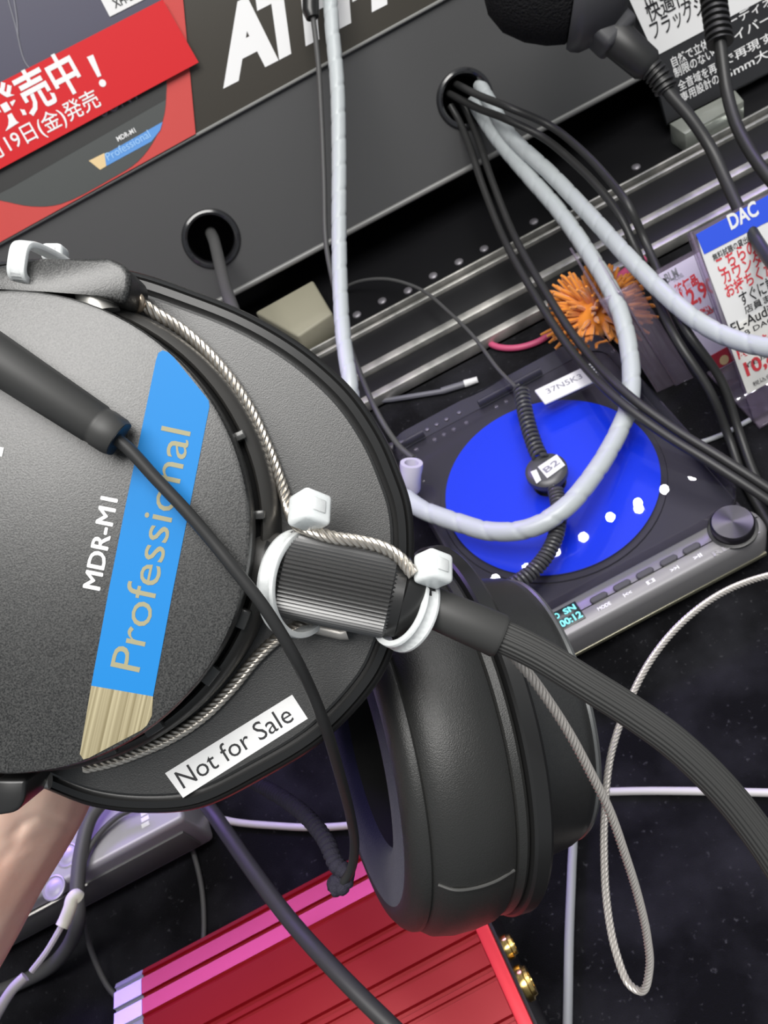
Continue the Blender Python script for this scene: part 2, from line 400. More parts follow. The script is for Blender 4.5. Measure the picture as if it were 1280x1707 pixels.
flat('banner_shadow', ((-200, 420), (0, 322), (20, 312), (276, 166), (277, 130), (0, 270), (-200, 380)), .0004, M_pshadow, poster)  # shadow under the banner painted as a black band on the sheet
flat('printed_strip', ((174, 258), (271, 203), (267, 217), (252, 236), (177, 277)), .0005, M_pblue, poster)
flat('printed_tip', ((148, 268), (174, 255), (177, 277), (167, 283)), .0006, M_ptan, poster)
bm = newbm(); text(bm, 'Professional', PP(181, 268, .0007), PP(252, 228, .0007), .0050, RN, base='box'); obj('printed_word', bm, M_plight, poster, smooth=False)
bm = newbm(); text(bm, 'MDR-M1', PP(197, 236, .0007), PP(227, 220, .0007), .0030, RN, offset=.02); obj('printed_model', bm, M_white, poster, smooth=False)
bm = newbm(); text(bm, 'SONY', PP(172, 196, .0006), PP(236, 161, .0006), .010, RN); obj('printed_logo', bm, M_inkgrey, poster, smooth=False)
bm = newbm()
for l in ([(8, -20), (25, 40), (40, 100), (50, 115)], [(22, -10), (28, 30), (30, 60)]):
    tube(bm, [PP(u, v, .0003) for u, v in cr(l, n=5)], .0007, 6)
obj('printed_wire', bm, mat('printed_grey', (.16, .16, .19), .5), poster)
flat('white_sticker', ((158, -20), (183, 28), (262, -12), (262, -30)), .0008, M_paper, poster)
bm = newbm(); text(bm, 'XH-ER', PP(192, 14, .0010), PP(232, -6, .0010), .005, RN, offset=.02); obj('sticker_print', bm, M_ink, poster, smooth=False)

banner = thing('sale_banner', 'bright red card strip with white Japanese writing across the poster', 'card', RP(100, 200, .006))
BP = Plane(RP.p + RN * .0095, RN)
bm = newbm(); prism(bm, [BP(u, v) for u, v in ((-220, 400), (331, 104), (271, -1), (-220, 250))], -RN * .0008); obj('card', bm, M_red, banner)
bm = newbm(); text(bm, '好評発売中', BP(-95, 274, .0003), BP(146, 146, .0003), .0265, RN, offset=.022, base='box')
e0, e1 = BP(150, 93, .0003), BP(172, 141, .0003); ed = (e1 - e0); el = ed.length; ed.normalize(); pn = RN.cross(ed)
patch(bm, [e0 - pn * .0022, e0 + pn * .0022, e0 + pn * .0013 + ed * el * .72, e0 - pn * .0013 + ed * el * .72])
patch(bm, [e0 + ed * el * .84 + pn * (.0023 * cos(a)) + ed * (.0023 * sin(a)) + ed * .002 for a in [k * pi / 6 for k in range(12)]])
text(bm, '9月19日(金)発売', BP(-25, 283, .0003), BP(173, 181, .0003), .0140, RN, offset=.006, base='box')
obj('white_lettering', bm, M_white, banner, smooth=False)

# ================================================================== things in the tray
bm = newbm(); prism(bm, [G(u, v, .022) for u, v in ((424, 520), (521, 466), (554, 522), (496, 561))], (0, 0, -.0195), .002, 3)
blk = obj('plastic_block', bm, M_beige, label='small beige plastic block in the tray under the riser', cat='block')

# ================================================================== the CD player
PX0, PX1, PY0, PY1 = .020, .166, .222, .394
pl = thing('disc_player', 'portable disc player with clear lid, grey control strip and round knob', 'CD player', (.093, .308, 0))
def rrect(x0, y0, x1, y1, r, z, n=6):
    out = []
    for cx, cy, a0 in ((x1 - r, y1 - r, 0), (x0 + r, y1 - r, 90), (x0 + r, y0 + r, 180), (x1 - r, y0 + r, 270)):
        for k in range(n + 1):
            a = radians(a0 + 90 * k / n); out.append(Vector((cx + r * cos(a), cy + r * sin(a), z)))
    return out
bm = newbm(); loft(bm, [rrect(PX0 + .003, PY0 + .006, PX1 - .003, PY1 - .003, .012, .0015), rrect(PX0, PY0 + .003, PX1, PY1, .014, .005), rrect(PX0, PY0 + .003, PX1, PY1, .014, .018), rrect(PX0 + .001, PY0 + .005, PX1 - .001, PY1 - .001, .013, .0195)], True, True)
obj('base', bm, M_playdark, pl)
bm = newbm(); loft(bm, [rrect(PX0, PY0 + .004, PX1, .2415, .009, .006), rrect(PX0 - .0002, PY0, PX1 + .0002, .2418, .009, .010), rrect(PX0 - .0002, PY0, PX1 + .0002, .2418, .009, .0255), rrect(PX0 + .001, PY0 + .0014, PX1 - .001, .2412, .0085, .0290), rrect(PX0 + .0025, PY0 + .0030, PX1 - .0025, .2400, .0078, .0300)], True, True)
panel = obj('control_panel', bm, M_playgrey, pl)
bm = newbm(); box(bm, (PX0 + .004, PY0 - .0004, .0095), (PX1 - .004, PY0 + .001, .0125), .0003); obj('front_reflection_strip', bm, mat('olive_reflection', (.22, .21, .15), .3, metal=.5), panel)  # yellowish reflection along the front edge, put in as an olive strip
bm = newbm(); box(bm, (.0392, .2275, .0297), (.0640, .2388, .0304), .0003); scr = obj('screen', bm, M_lcd, pl)
bm = newbm(); n = (0, 0, 1)
for s, x0, x1, y0, h in (('CD', .0485, .0535, .2345, .0032), ('SN', .0560, .0625, .2345, .0032), ('3D', .0445, .0495, .2290, .0034), ('00:12', .0512, .0632, .2290, .0038)):
    text(bm, s, (x0, y0, .03055), (x1, y0, .03055), h, n, offset=.03)
obj('glowing_digits', bm, M_teal, scr, smooth=False)
for k, (x, lab) in enumerate(zip((.0748, .0880, .1010, .1145, .1275), ('MODE', 'I<<', '[]', '>>I', '>II'))):
    bm = newbm(); loft(bm, [rrect(x - .0048, .2322, x + .0048, .2358, .0018, .0298), rrect(x - .0048, .2322, x + .0048, .2358, .0018, .0308), rrect(x - .0043, .2327, x + .0043, .2353, .0013, .0312)], True, True)
    obj('button', bm, mat('dark_button', (.045, .043, .05), .35), pl)
    bm = newbm(); w = .0036 if lab == 'MODE' else .0022
    text(bm, lab, (x - w, .2276, .03015), (x + w, .2276, .03015), .0021, n, offset=.03, base='box'); obj('button_mark', bm, M_white, panel, smooth=False)
bm = newbm(); text(bm, 'RELAX', (.134, .2242, .0303), (.160, .2242, .0303), .0026, n, offset=.02); obj('maker_mark', bm, mat('raised_grey', (.30, .29, .30), .4, metal=.4), panel, smooth=False)
kc = Vector((.1505, .2335, .0295))
bm = newbm(); revolve(bm, kc, (0, 0, 1), [(0, .0122), (.001, .0122), (.0012, .0115)], 48, cap1=True); obj('knob_ring', bm, M_black, pl)
bm = newbm(); revolve(bm, kc, (0, 0, 1), [(.001, .0106), (.0055, .0106), (.0066, .0098), (.0067, .0002)], 64, cap1=True)
kb = mat('spun_knob', (.10, .095, .11), .34, metal=.9)
ntk = kb.node_tree; tcn = ntk.nodes.new('ShaderNodeTangent'); tcn.direction_type = 'RADIAL'; tcn.axis = 'Z'
ntk.links.new(tcn.outputs[0], ntk.nodes['Principled BSDF'].inputs['Tangent']); ntk.nodes['Principled BSDF'].inputs['Anisotropic'].default_value = .9
obj('volume_knob', bm, kb, pl)
bm = newbm(); revolve(bm, (.0899, .3169, .0193), (0, 0, 1), [(0, .064), (.0012, .0635), (.0012, .001)], 64, cap1=True); obj('platter', bm, M_playdark, pl)
bm = newbm(); revolve(bm, (.0899, .3169, .0200), (0, 0, 1), [(0, .0085), (.0075, .0085), (.0085, .0070), (.0085, .0003)], 32, cap1=True); obj('spindle', bm, M_black, pl)
bm = newbm()
loft(bm, [rrect(PX0 + .002, .2435, PX1 - .001, PY1 - .001, .012, .0200), rrect(PX0 + .002, .2435, PX1 - .001, PY1 - .001, .012, .0345), rrect(PX0 + .0035, .2450, PX1 - .0025, PY1 - .0025, .011, .0360)], False, True)
obj('lid', bm, M_lid, pl, label='clear lid showing the blue disc')
for x0, x1 in ((.022, .044), (.082, .125)):
    bm = newbm(); tube(bm, [(x0, .3945, .024), (x1, .3945, .024)], .0035, 12); obj('hinge', bm, M_playdark, pl)
bm = newbm()
for x in (.030, .0353, .048, .0545, .0613, .070, .0908, .0975):
    revolve(bm, (x, .388, .0195), (0, 0, 1), [(0, .0016), (.0008, .0012), (.0009, .0002)], 10, cap1=True)
obj('base_rivet_row', bm, mat('dim_rivet', (.20, .19, .20), .4, metal=.6), pl)
bm = newbm(); revolve(bm, (.0899, .3169, .0212), (0, 0, 1), [(0, .0095), (0, .0600), (.0012, .0602), (.0012, .0095), (0, .0095)], 96)
obj('compact_disc', bm, M_disc, label='bright blue disc lying inside the clear-lidded player', cat='disc')

# white tag stuck on the lid
tagp = Plane((0, 0, .0380), (0, 0, 1))
tg = thing('security_tag', 'white plastic tag with printed code stuck on the player lid', 'tag', tagp(940, 645) - Vector((0, 0, .002)))
bm = newbm(); prism(bm, [tagp(u, v, 0) for u, v in ((890, 650), (974, 610), (990, 635), (908, 673))], (0, 0, -.0019), .0008, 3); obj('tag_body', bm, M_paper, tg)
bm = newbm(); text(bm, '37N5K3', tagp(913, 657, .0001), tagp(972, 630, .0001), .0042, (0, 0, 1), offset=.01, base='box'); obj('tag_print', bm, M_inkgrey, tg, smooth=False)
bm = newbm()
for k in range(6):
    p = tagp(977 + k * 2.9, 610 + k * 4.6, 0); obox(bm, p + Vector((.0012, 0, -.0008)), (1, 0, 0), (0, 1, 0), (0, 0, 1), .004, .0009, .0012)
obj('tag_teeth', bm, M_paper, tg)

# coiled tether with its puck
te = thing('security_tether', 'smoky coiled tether glued to the player lid by a round puck', 'security tether', G(912, 790, .036))
pk = G(912, 790, .0362)
bm = newbm(); revolve(bm, pk, (0, 0, 1), [(0, .0115), (.0035, .0115), (.0052, .0098), (.0056, .0070), (.0056, .0002)], 40, cap1=True); puck = obj('puck', bm, mat('smoky_puck', (.055, .055, .06), .35), te)
lp = Plane((0, 0, .0424), (0, 0, 1))
bm = newbm(); prism(bm, [lp(u, v) for u, v in ((896, 778), (928, 757), (942, 775), (912, 797))], (0, 0, -.0005), .0002); obj('puck_label', bm, M_paper, puck, label='white label')
bm = newbm(); text(bm, 'B2', lp(911, 789, .0002), lp(934, 772, .0002), .0040, (0, 0, 1), offset=.02, base='box'); obj('puck_print', bm, M_inkgrey, puck, smooth=False)
bm = newbm(); prism(bm, [lp(u, v) for u, v in ((884, 786), (894, 782), (902, 800), (894, 806))], (0, 0, -.0005), .0002); obj('puck_label', bm, M_paper, puck, label='small white label scrap')
def helix(bm, axis_pts, R, r, turns, n=8):
    ax = resample(path(axis_pts, 14), .0006); T, N = frames(ax); L = len(ax); tot = turns * 16; out = []
    for i in range(tot + 1):
        f = i / tot * (L - 1); k = min(int(f), L - 2); p = ax[k].lerp(ax[k + 1], f - k); nn = N[k]; b = T[k].cross(nn); a = 2 * pi * i / 16
        out.append(p + nn * (R * cos(a)) + b * (R * sin(a)))
    return tube(bm, out, r, n)
bm = newbm(); helix(bm, [G(868, 648, .0415), G(878, 700, .0415), G(892, 745, .0415), G(902, 766, .0420)], .0038, .0010, 17); obj('upper_coil', bm, M_coil, te)
bm = newbm(); helix(bm, [G(926, 815, .0415), G(932, 860, .0415), G(922, 905, .0415), G(895, 945, .0415), G(860, 972, .042), G(826, 990, .042)], .0034, .0010, 34); obj('lower_coil', bm, M_coil, te)
bm = newbm(); tube(bm, path([G(560, 490, .004), G(585, 474, .012), G(615, 466, .018), G(650, 466, .020), G(700, 482, .022), G(750, 522, .030), G(790, 562, .036), G(830, 615, .041), G(862, 648, .043)]), .0012, 8); obj('lead', bm, M_cable2, te)

# clip at the left of the player on the end of a thin hanging cable
cl = G(683, 790, .030)
clip = thing('spring_clip', 'pale spring clip standing at the left edge of the disc player', 'clip', cl)
bm = newbm(); revolve(bm, G(684, 818, .0365), (P(686, 768, .55) - P(684, 818, .56)), [(0, .0052), (.002, .0058), (.010, .0058), (.016, .0066), (.018, .0064), (.018, .0040), (.012, .0035)], 24, cap0=True)
obj('barrel', bm, mat('frosted_lilac', (.50, .48, .58), .4), clip)
bm = newbm(); tube(bm, [P(686, 772, .551), P(688, 760, .548)], .0022, 10); obj('pin', bm, M_chrome, clip)

# ================================================================== acrylic stands and price cards at the right
def card_plane(u, v, tilt=60, z=.0):
    p = G(u, v, z); t = radians(tilt); return Plane(p, (0, -sin(t), cos(t)))
CPn = card_plane(1262, 713)
hold = thing('price_card_stand', 'clear leaning stand with blue-topped price card nearest the right edge', 'card stand', G(1290, 700, 0), 'leaning card stands by the player')
n = CPn.n
bm = newbm(); prism(bm, [CPn(u, v, -.0004) for u, v in ((1147, 391), (1262, 713), (1400, 640), (1290, 318))], -n * .0024, .0004); obj('acrylic_sheet', bm, M_acryl, hold)
bm = newbm(); prism(bm, [CPn(u, v, .0022) for u, v in ((1150, 388), (1209, 553), (1216, 549), (1156, 385))], -n * .0022, .0003); obj('side_rim', bm, M_acryl, hold)
bm = newbm(); b0 = CPn(1262, 713); box(bm, (b0.x, b0.y - .002, .0005), (b0.x + .10, b0.y + .05, .0028), .0005); obj('foot', bm, M_acryl, hold)
def card(name, poly, off, m, parent, pl, thick=.0004, label=None):
    bm = newbm(); prism(bm, [pl(u, v, off) for u, v in poly], -pl.n * thick); return obj(name, bm, m, parent, label=label)
def words(name, items, off, m, parent, pl):
    for t_, a, b, h, bold in items:
        bm = newbm(); text(bm, t_, pl(*a, off), pl(*b, off), h, pl.n, offset=bold, base='box'); obj(name, bm, m, parent, smooth=False)
up = card('upper_card', ((1161, 392), (1208, 552), (1400, 450), (1345, 290)), .0006, M_paper, hold, CPn)
card('blue_heading', ((1160, 391), (1174, 424), (1355, 331), (1342, 292)), .0009, mat('heading_blue', (.03, .09, .70), .5), up, CPn)
words('heading_word', (('DAC', (1219, 384), (1266, 358), .0085, .03),), .0011, M_white, up, CPn)
words('red_writing', (('こちらの', (1199, 455), (1263, 420), .0080, .02), ('カウンター', (1207, 475), (1290, 431), .0080, .02), ('お持ちください', (1213, 498), (1325, 437), .0080, .02)), .0009, M_inkred, up, CPn)
words('black_writing', (('無料試聴の貸出中', (1190, 436), (1256, 400), .0040, .01), ('すぐに試せます', (1237, 512), (1340, 458), .0085, .012), ('店員まで', (1243, 524), (1300, 494), .0045, .01)), .0009, M_ink, up, CPn)
lw = card('lower_card', ((1208, 552), (1246, 657), (1420, 565), (1380, 460)), .0014, M_paper2, hold, CPn)
words('black_writing', (('EL-AudioMini', (1222, 557), (1330, 500), .0060, .01), ('USB DAC', (1224, 570), (1290, 535), .0030, .005), ('在庫', (1243, 615), (1290, 590), .0030, .0), ('税込価格', (1256, 645), (1300, 622), .0028, .0)), .0017, M_ink, lw, CPn)
words('red_writing', (('限定特価', (1232, 600), (1300, 565), .0070, .035), ('10,800', (1247, 632), (1330, 588), .0100, .03)), .0017, M_inkred, lw, CPn)

CQ = card_plane(1196, 624)
h2 = thing('price_card_stand', 'lilac-lit price card stand reading 12 half hidden behind the blue-topped one', 'card stand', G(1196, 624, 0), 'leaning card stands by the player')
bm = newbm(); prism(bm, [CQ(u, v, -.0003) for u, v in ((1093, 452), (1196, 626), (1300, 570), (1200, 395))], -CQ.n * .002, .0004); obj('acrylic_sheet', bm, M_acryl, h2)
c2 = card('price_card', ((1097, 458), (1192, 620), (1290, 566), (1196, 404)), .0003, mat('violet_lit_card', (.60, .55, .72), .6), h2, CQ)  # violet light on the card is put into its base colour
words('red_writing', (('特価品', (1130, 494), (1166, 472), .0070, .04), ('12,900', (1145, 520), (1210, 481), .0115, .025), ('税込', (1170, 532), (1190, 521), .0060, .03)), .0006, M_inkred, c2, CQ)
words('grey_writing', (('BLM', (1112, 472), (1132, 460), .0055, .02), ('MODEL', (1124, 470), (1140, 460), .0024, 0), ('送料無料', (1164, 535), (1196, 515), .0025, 0)), .0006, M_inkgrey, c2, CQ)
card('red_picture', ((1183, 594), (1196, 616), (1225, 600), (1212, 578)), .0006, mat('picture_red', (.40, .02, .04), .5), c2, CQ)
bm = newbm(); q = CQ(1207, 600, .0008); patch(bm, [q + CQ.x * (.003 * cos(a)) + CQ.y * (.003 * sin(a)) for a in [k * pi / 8 for k in range(16)]]); obj('picture_spot', bm, M_ptan, c2, smooth=False)

# empty acrylic holder (three thin walls on a base)
eh = thing('acrylic_holder', 'empty clear acrylic box holder left of the price cards', 'holder', G(1130, 640, 0))
for poly, zt in (((1126, 644, 1156, 630), .060), ((1095, 655, 1128, 640), .058)):
    a = G(poly[0], poly[1], .0005); b = G(poly[2], poly[3], .0005); d = (b - a).normalized(); nn = Vector((-d.y, d.x, 0)); lean = Vector((-.012, .034, zt))
    bm = newbm(); prism(bm, [a, b, b + lean, a + lean], nn * .0016, .0003); obj('front_wall', bm, M_acryl, eh)
a = G(1124, 643, .0005); bk = a + Vector((.008, .050, 0)); lean = Vector((-.012, .034, .060))
bm = newbm(); prism(bm, [a, bk, bk + lean, a + lean], (.0016, 0, 0), .0003); obj('side_wall', bm, M_acryl, eh)
a = G(1095, 655, .0005); bk = a + Vector((.008, .050, 0))
bm = newbm(); prism(bm, [a, bk, bk + lean, a + lean], (.0016, 0, 0), .0003); obj('side_wall', bm, M_acryl, eh)

# shaggy orange duster
dc = G(994, 521, .026)
du = thing('chenille_duster', 'shaggy orange chenille duster head on the velvet left of the price cards', 'duster', (dc.x, dc.y, 0))
bm = newbm()
bmesh.ops.create_icosphere(bm, subdivisions=3, radius=1, matrix=Matrix.Translation(dc) @ Matrix.Diagonal((.018, .018, .013, 1)))
for k in range(230):
    ph = random.uniform(0, 2 * pi); ct = random.uniform(-.35, 1); st = sqrt(1 - ct * ct)
    d = Vector((st * cos(ph), st * sin(ph), ct)); a = dc + Vector((d.x * .015, d.y * .015, d.z * .011)); Ln = random.uniform(.013, .021)
    g2 = Vector((random.uniform(-.3, .3), random.uniform(-.3, .3), -.35))
    pts = [a, a + d * Ln * .5 + g2 * Ln * .12, a + d * Ln + g2 * Ln * .45]
    for q in pts: q.z = max(q.z, .0018)
    tube(bm, pts, .0016, 6, radii=[.0012, .0017, .0008])
obj('shaggy_strands', bm, M_orange, du)
bm = newbm(); tube(bm, path([dc + Vector((.012, .012, -.004)), dc + Vector((.03, .028, -.012)), dc + Vector((.055, .040, -.018))]), .0035, 12); obj('handle', bm, M_pink, du)

# ================================================================== spec card by the riser, upper right
SPp = Plane(G(1113, 208, .012), (0, -sin(radians(62)), cos(radians(62))))
sc = thing('spec_card_stand', 'black product card with white Japanese text standing at upper right', 'card stand', G(1150, 240, .002))
bm = newbm(); prism(bm, [SPp(u, v, 0) for u, v in ((1046, -50), (1112, 209), (1190, 300), (1460, 150), (1460, -90))], -SPp.n * .002, .0003) if False else prism(bm, [SPp(u, v, 0) for u, v in ((1032, -40), (1113, 210), (1460, 32), (1400, -120))], -SPp.n * .002, .0003)
obj('acrylic_sheet', bm, M_acryl2, sc)
bc = card('black_card', ((1062, 10), (1112, 206), (1460, 28), (1400, -110)), .0004, mat('spec_black', (.022, .022, .024), .35), sc, SPp)
words('white_writing', (('自然で立体', (1122, 113), (1183, 80), .0072, .01), ('制限のない', (1126, 131), (1190, 97), .0072, .01), ('全音域を再', (1133, 153), (1196, 120), .0072, .01), ('専用設計の', (1138, 172), (1200, 138), .0072, .01),
      ('オーディオ制作', (1195, 58), (1330, -14), .0072, .01), ('ドライバーハブ', (1188, 90), (1330, 12), .0072, .01), ('で再現する音', (1207, 112), (1330, 45), .0072, .01), ('45mm大口径', (1200, 140), (1330, 70), .0072, .01)), .0010, M_white, bc, SPp)
wc = card('white_label', ((1036, -30), (1092, 94), (1460, -100), (1400, -200)), .0012, M_paper, sc, SPp)
words('black_writing', (('正確な装着', (1076, 17), (1180, -38), .0125, .012), ('快適性と', (1083, 39), (1170, -6), .0130, .012), ('フラッグシップ', (1090, 68), (1215, 2), .0130, .012)), .0016, M_ink, wc, SPp)
ft = G(1118, 214, .002)
bm = newbm(); prism(bm, [G(u, v, .0185) for u, v in ((1116, 206), (1225, 150), (1240, 168), (1142, 224))], (0, 0, -.016), .0006); obj('foot', bm, clear('frosted_foot', (.75, .78, .74), rough=.2, haze=((.45, .47, .42), .45)), sc, label='frosted clear foot')

# ================================================================== hanging display headphones, upper right
dh = thing('display_headphones', 'dark headphones hanging in front of riser at top right', 'headphones', P(900, 0, .54))
ha = (CX * .93 + CY * -.12 - Fw * .10).normalized(); hc = P(948, -34, .53)
bm = newbm(); revolve(bm, hc, ha, [(-0.0478, 0.0018), (-0.0460, 0.0110), (-0.0423, 0.0202), (-0.0331, 0.0285), (-0.0202, 0.0327), (-0.0074, 0.0336), (0.0028, 0.0322), (0.0051, 0.0285), (0.0051, 0.0018)], 64, cap0=True, cap1=True)
bmesh.ops.scale(bm, vec=(1, 1, 1), verts=bm.verts[:])
obj('ear_pad', bm, M_mesh, dh)
bm = newbm(); revolve(bm, hc, ha, [(0.0037, 0.0276), (0.0037, 0.0345), (0.0064, 0.0359), (0.0110, 0.0359), (0.0184, 0.0322), (0.0276, 0.0276), (0.0331, 0.0184), (0.0340, 0.0009)], 64, cap0=True, cap1=True); obj('shell', bm, M_house, dh)
p0, p1 = P(1000, 30, .53), P(1040, 68, .53)
dd = (p1 - p0).normalized()
bm = newbm(); obox(bm, P(1000, 34, .53), dd, dd.cross(-Fw), -Fw, 0.032, 0.024, 0.020, 0.004, 3); obj('cable_socket', bm, M_house, dh)
bm = newbm(); hb = [P(965, -60, .545), P(1010, -300, .53), P(900, -640, .50), P(640, -820, .48), P(420, -700, .47)]
tube(bm, path(hb), .010, 12, prof=[(cos(a) * 1.0, sin(a) * .3) for a in [k * pi / 8 for k in range(16)]]); obj('headband', bm, M_house, dh)

def cable(name, label, pts, r, m, cat='cable', group=None, n=12, prof=None, parent=None, twist=0, step=None):
    q = path(pts)
    if step: q = resample(q, step)
    bm = newbm(); tube(bm, q, r, n, prof=prof, twist=twist); return obj(name, bm, m, parent, label=label, cat=cat, group=group)

dcab = thing('headphone_cable', 'black cable plugged into the display headphones, hanging past the black card', 'cable', P(1200, 280, .56))
pg0, pg1 = P(1016, 54, .530), P(1084, 114, .530)
bm = newbm(); tube(bm, [pg0, pg0.lerp(pg1, .06), pg0.lerp(pg1, .9), pg1], .0105, 20, radii=[.0095, .0102, .0092, .0070]); obj('plug_boot', bm, M_rubber, dcab)
bm = newbm(); srp = [pg1, P(1100, 132, .530), P(1112, 152, .530)]
q = resample(path(srp), .0006); tube(bm, q, .0066, 16, prof=lambda a, s: (1.0 if (s * 1000) % 3.2 < 1.9 else .74)); obj('strain_relief', bm, M_rubber, dcab, angle=30)
bm = newbm(); tube(bm, path([P(1108, 146, .530), P(1122, 163, .530), P(1152, 198, .530), P(1186, 250, .53), P(1211, 305, .525), P(1236, 358, .515), P(1262, 402, .505), P(1300, 455, .482), P(1400, 560, .455), P(1500, 720, .44)]), .0034, 14); obj('cord', bm, M_cable, dcab)
dcb = thing('headphone_cable', 'black cable with ribbed end hanging down over white label at top right', 'cable', P(1215, 150, .57))
bm = newbm(); q = resample([P(1184, -40, .58), P(1192, 20, .578), P(1200, 72, .575)], .0006); tube(bm, q, .0080, 16, prof=lambda a, s: (1.0 if (s * 1000) % 4.2 < 2.4 else .72)); obj('strain_relief', bm, M_rubber, dcb, angle=30)
bm = newbm(); tube(bm, path([P(1199, 60, .575), P(1204, 100, .575), P(1212, 155, .575), P(1226, 205, .57), P(1250, 252, .56), P(1278, 292, .55), P(1330, 350, .54), P(1480, 500, .53), P(1600, 700, .52)]), .0037, 14); obj('cord', bm, M_cable, dcb)

# ================================================================== cables round the riser
cable('grey_cable', 'dark grey cable leaving the left grommet and dropping behind the near headphones', [RP(350, 385, -.03), RP(353, 392, -.006), RP(357, 402, .006), P(366, 440, .655), P(376, 480, .63), P(390, 520, .60), P(420, 600, .58), G(462, 700, .012), G(440, 800, .0045)], .0042, M_cable2)
jk = thing('hanging_jack', 'thin black cable with jack sleeve hanging straight beside the milky tube', 'cable', P(545, 300, .62))
bm = newbm(); tube(bm, [P(517, -60, .612), P(518, 20, .612), P(521, 30, .612)], .0054, 18, radii=[.0054, .0054, .0042]); obj('jack_sleeve', bm, M_black, jk)
bm = newbm(); tube(bm, path([P(521, 24, .612), P(530, 100, .612), P(536, 200, .614), P(540, 300, .615), P(543, 400, .615), P(552, 455, .61), P(574, 545, .60), P(600, 622, .585), P(630, 690, .57), P(664, 742, .556), P(688, 764, .548)]), .0017, 10); obj('cord', bm, M_cable2, jk)

def spiral(a, s): return 1.0 - .10 * max(0, cos(a - s * 360)) ** 12
cable('spiral_tube', 'milky spiral wrap tube hanging straight down from the top, left of the others', [P(548, -60, .615), P(553, 40, .61), P(562, 140, .605), P(565, 260, .60), P(565, 380, .59), P(567, 480, .58), P(572, 560, .565), P(586, 660, .55), G(588, 740, .030), G(562, 800, .010), G(530, 900, .0055), G(500, 1020, .0055)], .0047, M_tube, 'tube', 'milky spiral wrap tubes', 20, spiral, step=.0012)
cable('spiral_tube', 'milky spiral wrap tube that loops round over the clear player lid', [RP(790, 170, -.004), P(802, 190, .668), P(830, 232, .65), P(880, 292, .63), P(932, 352, .61), P(986, 430, .582), P(1022, 492, .562), P(1042, 550, .549), P(1052, 618, .537), G(1049, 672, .0438), G(1030, 722, .0440), G(990, 790, .0490), G(940, 848, .0525), G(885, 880, .0500), G(820, 886, .0460), G(760, 870, .045), G(705, 850, .046), G(650, 818, .046), G(622, 850, .036), G(610, 920, .012), G(604, 1050, .006)], .0052, M_tube, 'tube', 'milky spiral wrap tubes', 20, spiral, step=.0012)
cable('spiral_tube', 'milky spiral wrap tube that swings right in front of the price cards', [RP(800, 142, -.004), P(820, 176, .660), P(850, 226, .64), P(920, 292, .615), P(990, 366, .585), P(1050, 432, .552), P(1110, 492, .528), P(1170, 540, .510), P(1230, 568, .495), P(1320, 585, .475), P(1480, 590, .46), P(1650, 640, .45)], .0050, M_tube, 'tube', 'milky spiral wrap tubes', 20, spiral, step=.0012)
for k, (dx, dy) in enumerate(((-7, 5), (8, -5))):
    cable('black_cable', ('black cable from right grommet across the player corner, left strand of its pair', 'black cable from right grommet across the player corner, right strand of its pair')[k],
          [RP(751 + 15 * k, 176 - 10 * k, -.006), P(772 + dx, 196 + dy, .68), P(790 + dx, 240 + dy, .67), P(812 + dx, 306 + dy, .65), P(850 + dx, 400 + dy, .62), P(904 + dx, 496 + dy, .585), P(960 + dx, 580 + dy, .555), G(1030 + dx, 656 + dy, .0545), G(1110 + dx, 716 + dy, .049), G(1200 + dx, 772 + dy, .042), G(1300 + dx, 838 + dy, .030), G(1420 + dx, 930 + dy, .008), G(1600 + dx, 1060 + dy, .003)], .0025, M_cable, group='black cable pairs from the right grommet')
for k, pts in enumerate((
    [RP(748, 156, -.006), P(800, 182, .645), P(842, 198, .622), P(903, 228, .615), P(953, 268, .60), P(998, 313, .585), P(1034, 361, .575), P(1059, 414, .572), P(1085, 474, .556), P(1127, 564, .527), G(1183, 652, .036), G(1215, 730, .012), G(1240, 800, .004), G(1290, 890, .0028), G(1420, 1100, .0028)],
    [RP(760, 140, -.006), P(800, 160, .630), P(850, 180, .606), P(917, 210, .606), P(968, 250, .592), P(1012, 296, .577), P(1048, 344, .562), P(1074, 400, .566), P(1100, 460, .555), P(1144, 550, .522), G(1203, 636, .036), G(1232, 720, .014), G(1262, 800, .004), G(1310, 870, .0028), G(1450, 1080, .0028)])):
    cable('black_cable', ('black cable arching from right grommet past the acrylic holder, lower strand', 'black cable arching from right grommet past the acrylic holder, upper strand')[k], pts, .0025, M_cable, group='black cable pairs from the right grommet')
cable('pink_cable', 'short pink cable lying on velvet at the foot of the rail', [G(806, 562, .003), G(825, 577, .003), G(860, 580, .003), G(900, 568, .003), G(935, 542, .003), G(962, 512, .004)], .0022, M_pink)
wj = thing('jack_lead', 'dark lead with pale jack tip lying on velvet behind the player', 'lead', G(700, 655, 0))
bm = newbm(); tube(bm, path([G(560, 690, .003), G(610, 672, .003), G(660, 665, .003), G(740, 652, .003)]), .0018, 8); obj('cord', bm, mat('lilac_grey', (.12, .12, .14), .5), wj)
bm = newbm(); tube(bm, [G(736, 652, .003), G(775, 640, .003)], .0024, 12); obj('sleeve', bm, mat('lilac_grey', (.12, .12, .14), .5), wj)
bm = newbm(); tube(bm, [G(774, 640, .003), G(796, 633, .003)], .0026, 12, radii=[.0026, .0022]); obj('tip', bm, M_paper, wj, label='pale tip')

